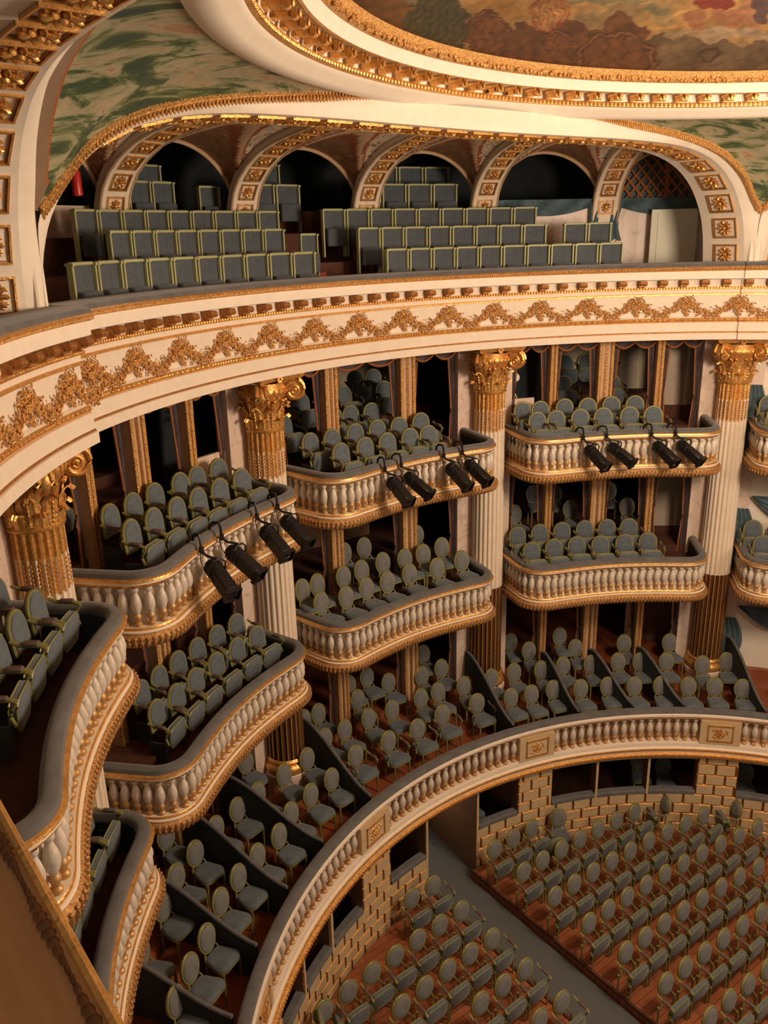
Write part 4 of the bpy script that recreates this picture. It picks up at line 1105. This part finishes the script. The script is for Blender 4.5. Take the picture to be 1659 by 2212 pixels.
CH = {'U1': [(-2.0, [(-38.2, 9.4), (-35.1, 9.37), (-31.9, 9.34), (-28.9, 9.32), (-25.6, 9.33), (-21.9, 9.39)]), (-1.88, [(-37.0, 10.02), (-33.9, 10.03), (-30.9, 10.02), (-27.4, 10.05), (-25.1, 9.94), (-22.1, 9.96)]), (-1.72, [(-27.0, 11.74)])], 'U2': [(-2.0, [(-8.3, 9.17), (-4.7, 9.2), (-1.4, 9.19), (2.0, 9.21), (4.6, 9.08)]), (-1.88, [(-9.3, 9.87), (-6.5, 9.79), (-3.1, 9.82), (-0.1, 9.8), (2.6, 9.72), (6.0, 9.81)]), (-1.72, [(-8.3, 10.83), (-5.0, 10.15), (-0.2, 10.68), (2.3, 10.62)]), (-1.45, [(-4.1, 11.34), (1.4, 11.41), (6.4, 11.4)]), (-1.25, [(6.4, 11.86), (4.3, 11.88)])], 'U3': [(-2.0, [(19.3, 9.1), (22.8, 9.13), (26.1, 9.12), (29.2, 9.07), (32.7, 9.12), (35.8, 9.13)]), (-1.88, [(18.9, 9.73), (22.0, 9.7), (25.4, 9.77), (28.3, 9.72), (31.5, 9.77), (34.5, 9.77)]), (-1.72, [(29.2, 11.75), (34.8, 11.74)]), (-1.45, [(31.5, 13.2), (33.9, 13.37)])], 'U0': [(-2.0, [(-53.5, 9.39), (-56.3, 9.42)]), (-1.88, [(-51.0, 10.03)])], 'L3': [(-4.9, [(20.3, 9.29), (23.6, 9.32), (26.9, 9.34), (30.1, 9.28), (33.5, 9.31), (36.8, 9.37)]), (-4.72, [(19.8, 9.94), (22.9, 9.93), (26.0, 9.95), (29.1, 9.94), (32.1, 9.96), (35.0, 9.9)]), (-4.58, [(21.9, 10.81), (29.2, 10.82), (36.4, 10.82)]), (-4.4, [(25.9, 11.63), (28.4, 11.51), (35.2, 11.57)])], 'L2': [(-4.9, [(-11.3, 9.42), (-7.8, 9.26), (-4.4, 9.3), (-1.3, 9.27), (2.3, 9.31), (6.2, 9.24), (10.3, 9.34)]), (-4.72, [(-12.3, 9.89), (-9.2, 9.82), (-5.7, 9.74), (-3.0, 9.74), (0.4, 9.8), (3.2, 9.69), (5.9, 9.69), (9.1, 9.82)]), (-4.58, [(-2.3, 10.49), (0.4, 10.47), (7.7, 10.47)])], 'L1': [(-4.9, [(-36.9, 9.5), (-34.0, 9.46), (-30.9, 9.46), (-27.5, 9.46), (-24.1, 9.47), (-21.0, 9.46)]), (-4.72, [(-35.9, 10.15), (-33.2, 10.11), (-30.3, 10.08), (-27.4, 10.07), (-24.4, 10.08), (-21.5, 10.1)])], 'G2': [(-8.12, [(-9.7, 8.83), (-4.5, 8.73), (0.3, 8.68), (5.2, 8.81), (11.0, 8.82)]), (-7.95, [(-10.7, 9.53), (-7.8, 9.47), (-4.0, 9.45), (-0.5, 9.38), (4.2, 9.39), (7.0, 9.41), (10.8, 9.34)]), (-7.78, [(-10.6, 10.18), (-8.6, 10.13), (-3.2, 9.98), (2.1, 10.12), (6.5, 9.94), (9.7, 10.01)]), (-7.6, [(-3.0, 10.33), (-0.2, 10.36), (8.7, 10.53)])], 'G1': [(-8.12, [(-15.2, 8.67), (-19.0, 8.69), (-23.0, 8.67), (-26.8, 8.52), (-30.6, 8.59), (-34.1, 8.64), (-37.7, 8.67)]), (-7.95, [(-15.0, 9.33), (-18.9, 9.34), (-23.1, 9.4), (-26.2, 9.46), (-29.6, 9.51)]), (-7.78, [(-20.4, 10.07)])], 'G0': [(-8.12, [(-42.4, 8.57), (-46.0, 8.61), (-49.6, 8.63)]), (-7.95, [(-33.5, 9.49), (-36.9, 9.5), (-40.6, 9.4), (-45.8, 9.35)]), (-7.78, [(-33.4, 10.05)])], 'G3': [(-8.12, [(16.1, 8.7), (19.3, 8.66), (22.9, 8.7), (26.9, 8.59), (31.1, 8.59), (35.0, 8.53), (39.0, 8.54), (43.0, 8.53), (46.8, 8.59), (50.7, 8.59)]), (-7.95, [(15.3, 9.38), (18.9, 9.42), (22.8, 9.33), (26.2, 9.39), (30.2, 9.34), (34.2, 9.38), (37.3, 9.35), (41.0, 9.36), (45.8, 9.26), (49.3, 9.51)]), (-7.78, [(21.3, 10.54), (22.6, 9.99), (29.0, 9.86), (36.0, 9.97), (42.2, 10.01)]), (-7.6, [(27.4, 10.19)])]}
BOXN = {'U0': 'upper box at the left edge', 'U1': 'upper box by second column', 'U2': 'upper box between middle columns', 'U3': 'upper box left of rightmost column', 'U4': 'upper box cut by the right edge',
        'L0': 'lower box at bottom left', 'L1': 'lower box left of second column', 'L2': 'lower box between middle columns', 'L3': 'lower box left of rightmost column', 'L4': 'lower box cut by the right edge',
        'G0': 'gallery at bottom left', 'G1': 'gallery under the second column', 'G2': 'gallery between the middle columns', 'G3': 'gallery left of the rightmost column'}
CH['U0'] = [(-1.98, [(-52.8, 9.40), (-55.8, 9.40), (-59.0, 9.4), (-62.2, 9.4)]), (-1.86, [(-52.3, 9.95), (-55.5, 9.95), (-58.7, 9.95)])]
CH['L0'] = [(-4.9, [(-51.5, 9.36), (-54.7, 9.36), (-57.9, 9.36), (-61.1, 9.36)]), (-4.72, [(-51.0, 9.95), (-54.2, 9.95)])]
CH['U4'] = [(-2.0, [(50.6, 9.25), (53.8, 9.25)]), (-1.88, [(50.0, 9.75)])]
CH['L4'] = [(-4.9, [(51.6, 9.35), (54.8, 9.35)]), (-4.72, [(50.6, 9.9), (53.8, 9.9)])]
CH['U1'][2][1][:] = [(-37.0, 10.95), (-36.4, 11.75)]
CH['U2'][2] = (-1.72, [(-8.3, 10.83), (-2.3, 10.7), (-.2, 10.68), (2.3, 10.62)])
for key, rows in CH.items():
    for ri, (zb, lst) in enumerate(rows):
        rn = ['front', 'second', 'third', 'fourth', 'rearmost'][ri]
        lst = sorted(lst)
        for i, (az, r) in enumerate(lst):
            if key[0] != 'G' and r < 10.2:
                bc = (int(key[1])-2)*31; lim = 10.8 if ri == 0 else 11.3; az = bc+max(-lim, min(lim, az-bc)); r = max(r, 9.2)
                if ri == 1: r = min(r, 9.84)
            if key[0] == 'G':
                kind = 'armc' if (key == 'G2' and ri == 0) else 'side'; desc = 'oval armchair' if kind == 'armc' else 'oval-backed chair'
                face = az*(.62 if az < -13 else .8); zf = zb-.72
            elif (key == 'L2') or (key == 'L3' and ri >= 2):
                kind = 'side'; desc = 'oval-backed chair'; face = az*.95; zf = zb-.72
            else: kind = 'box'; desc = 'arch-backed seat'; face = az; zf = zb-.665
            place(kind, cyl(az, r, zf), face, '%s, %s from left, %s row, %s' % (desc, ORD[i], rn, BOXN[key]), '%s row chairs, %s' % (rn, BOXN[key]))
# pit seats
u0, dy = .80, .838
for side in (1, -1):
    for k in range(10):
        y0 = 7.1-dy*k; lst = []
        for i in range(16):
            u = (u0 if side > 0 else .87)+.542*i; y = y0-.02*(u-.8)**2
            if side > 0 and k == 0 and i > 2: continue
            if sqrt(u*u+y*y) > 7.33: continue
            if seen((side*u, y, -10.6), 20): lst.append((side*u, y))
        for i, (x, y) in enumerate(sorted(lst)):
            place('pit', (x, y, -11.2), 0 if side > 0 else -1.5, 'pit armchair, %s from left, %s row from the wall, %s of aisle' % (ORD[i], ORD[k], 'right' if side > 0 else 'left'),
                  'armchair rows %s of the aisle' % ('right' if side > 0 else 'left'))
# odd chairs of the pit and the boxes behind the pit wall
place('side', (2.45, 6.95, -11.2), 35, 'loose chair turned towards the wall at the end of the back row', 'odd chairs by the pit wall')
place('side', (1.95, 6.72, -11.2), 200, 'loose chair seen from behind beside the back row', 'odd chairs by the pit wall')
for x, y, f, lb in ((4.65, 6.05, 118, 'folded side seat by the stone wall behind the second row'), (5.75, 5.0, 118, 'folded side seat by the stone wall further right'), (-4.1, 6.0, -70, 'folded side seat against the stone wall left of the aisle rows')):
    place('pit', (x, y, -11.2), f, lb, 'side seats on the pit wall')
for az, r, lb in ((9.0, 8.7, 'dim chair seen through the opening right of the doorway'), (40.6, 8.7, 'dim chair in the opening left of the rightmost stone pier'), (52.5, 8.7, 'dim chair in the opening at the right edge'), (-9.5, 8.7, 'dim chair in the opening left of the doorway'), (37.2, 8.9, 'second dim chair further left in the right-hand opening')):
    place('side', cyl(az, r, -11.08), az, lb, 'chairs behind the pit wall openings')
# top amphitheatre seats
def brow(r, ztop, a0, a1, n, name):
    w_ = rad(a1-a0)/n*r
    for i in range(n):
        az = a0+(a1-a0)*(i+.5)/n
        place('bench', cyl(az, r, ztop-.95), az, 'square seat, %s from left, %s' % (ORD[i], name), 'top gallery seats, '+name, sx=w_/.52)
brow(10.2, 1.49, -36.5, -6.6, 10, 'front row left of the red steps')
brow(10.2, 1.49, 2.4, 32.3, 10, 'front row right of the red steps')
brow(11.0, 1.89, -26.8, -6.9, 8, 'second row left of the red steps')
brow(11.0, 1.89, 1.8, 24.7, 8, 'second row right of the red steps')
brow(11.0, 1.90, 26.6, 32.3, 2, 'separate pair on the marble wall')
brow(11.8, 2.22, -26.1, -4.5, 9, 'third row left of the red steps')
brow(11.8, 2.26, .3, 25.1, 9, 'third row right of the red steps')
brow(12.75, 2.75, -16.8, -12.2, 2, 'inside the second arch, lower pair')
brow(12.75, 2.76, -4.6, .8, 2, 'inside the third arch, lower pair')
brow(12.75, 2.80, 6.8, 18, 4, 'inside the fourth arch, lower row')
brow(12.75, 2.70, -9.9, -7.6, 1, 'inside the second arch, at its right foot')
brow(13.55, 3.10, -13.4, -10.9, 1, 'inside the second arch, upper one')
brow(13.55, 3.20, -1.6, .8, 1, 'inside the third arch, upper one')
brow(13.55, 3.21, 10.3, 18.6, 3, 'inside the fourth arch, upper row')
brow(11.2, 1.80, -4.4, -2.2, 1, 'single end seat beside the upper red steps')
# red steps
t = thing('aisle_steps', 'red carpeted steps between the two seat blocks of the top gallery', 'steps', cyl(-3.6, 10.6, .54), rad(3.6))
for k in range(6):
    mb = MB(); mb.box((0, .2*k+.15, .13*k+.07-.0), (.95, .3, .14+.26*k*0), bev=.012); mb.box((0, .2*k+.15, .065*k), (.93, .28, .13*k+.02)); mb.build('step', 'redstep', t)
mb = MB(); P = []

# ================================================================ SPOTLIGHTS
def make_spot():
    t = thing('stage_spotlight', 'x', 'spotlight')
    # body along local -y, tilted with the child matrices; origin at rail clamp
    mb = MB(); mb.tube([(0, .12, -.06), (0, .10, .06), (0, .04, .115), (0, -.06, .12), (0, -.09, .06), (0, -.10, -.10)], .020, 6); mb.box((0, -.10, -.08), (.06, .05, .10), bev=.01); mb.build('hook_clamp', 'black', t)
    mb = MB(); mb.tube([(0, -.10, -.10), (.02, -.18, -.15), (.09, -.32, -.18)], .018, 6); mb.build('outrigger_arm', 'black', t)
    B = Matrix.Translation((.09, -.32, -.40)) @ Matrix.Scale(.90, 4)
    mb = MB(); mb.tube([(-.13, 0, 0), (-.13, -.02, .18), (-.06, -.02, .24), (.06, -.02, .24), (.13, -.02, .18), (.13, 0, 0)], .014, 6, T=B); mb.build('yoke', 'black', t)
    D = B @ Matrix.Rotation(rad(31), 4, 'X')
    mb = MB(); mb.lathe([(.0, .25), (.09, .25), (.12, .20), (.135, .10), (.13, -.02), (.10, -.04)], n=14, T=D @ Matrix.Rotation(-pi/2, 4, 'X'))
    for k in range(4): mb.lathe([(.132, .19-.045*k), (.145, .185-.045*k), (.132, .175-.045*k)], n=14, T=D @ Matrix.Rotation(-pi/2, 4, 'X'))
    mb.build('lamp_housing', 'black', t)
    mb = MB(); mb.box((0, -.20, 0), (.225, .42, .225), T=D, bev=.03)
    bt = mb.build('lens_tube', 'black', t)
    mb = MB()
    for x, z, sx, sz in ((0, .115, .25, .012), (0, -.115, .25, .012), (.12, 0, .012, .24), (-.12, 0, .012, .24)): mb.box((x, -.43, z), (sx, .07, sz), T=D)
    mb.build('filter_frame', 'black', bt)
    mb = MB(); mb.lathe([(0, .405), (.07, .402), (.075, .39)], n=16, T=D @ Matrix.Rotation(pi/2, 4, 'X')); mb.build('lens', 'lens', bt)
    mb = MB(); mb.tube([(.02, -.02, -.08), (-.04, -.12, -.25), (-.03, -.22, -.38), (.06, -.22, -.38), (.09, -.18, -.33)], .007, 4); mb.build('cable', 'black', t)
    return t
SPN = {-31: 'left box rail', 0: 'middle box rail', 31: 'right box rail'}
sp0 = None
for b, lst in ((31, [24.4, 27.6, 33.9, 37.1]), (0, [-5.6, -3.2, 3.6, 6.4]), (-31, [-36.4, -33.1, -26.7, -23.3])):
    for i, az in enumerate(lst):
        loc = cyl(az, 8.74, -2.17); rz = rad([2, 20, 4, 10][i])-rad(b*.12)
        lb = 'black stage spotlight, %s from left, clamped to the upper %s' % (ORD[i], SPN[b])
        if sp0 is None: sp0 = make_spot(); sp0.location = loc; sp0.rotation_euler = (0, 0, rz); sp0['label'] = lb; sp0['group'] = 'spotlights on the upper box rails'
        else: dup(sp0, loc, rz, lb)

# ================================================================ NEAR LEDGE (bottom left)
t = thing('parapet_ledge', 'brown board ledge with gilt edge in the bottom left foreground', 'ledge', (-9.6, -2.6, .95))
T = Matrix.Translation((9.6, 2.6, -.95))
ea, eb = Vector((-9.325, -1.2, 1.0)), Vector((-9.262, -3.6, 1.0))
mb = MB(); mb.add([ea, eb, (-10.4, -3.6, 1.0), (-10.4, -1.2, 1.0), (ea.x, ea.y, .9), (eb.x, eb.y, .9), (-10.4, -3.6, .9), (-10.4, -1.2, .9)], [(0, 1, 2, 3), (7, 6, 5, 4), (0, 4, 5, 1), (1, 5, 6, 2), (2, 6, 7, 3), (3, 7, 4, 0)], T=T); mb.build('board', 'board', t, smooth=False)
mb = MB(); mb.tube([ea+Vector((0, 0, .0)), eb+Vector((0, 0, .0))], .0075, 8, T=T); mb.build('gilt_edge', 'gold', t)
mb = MB()
q = 0
while q < 1:
    p = ea.lerp(eb, q)+Vector((-.016, 0, .002)); mb.blob(tuple(p), (.0055+.003*sin(q*90), .010, .003), T=T, n=8, m=4); q += .0065
mb.build('scalloped_trim', 'bronze', t)
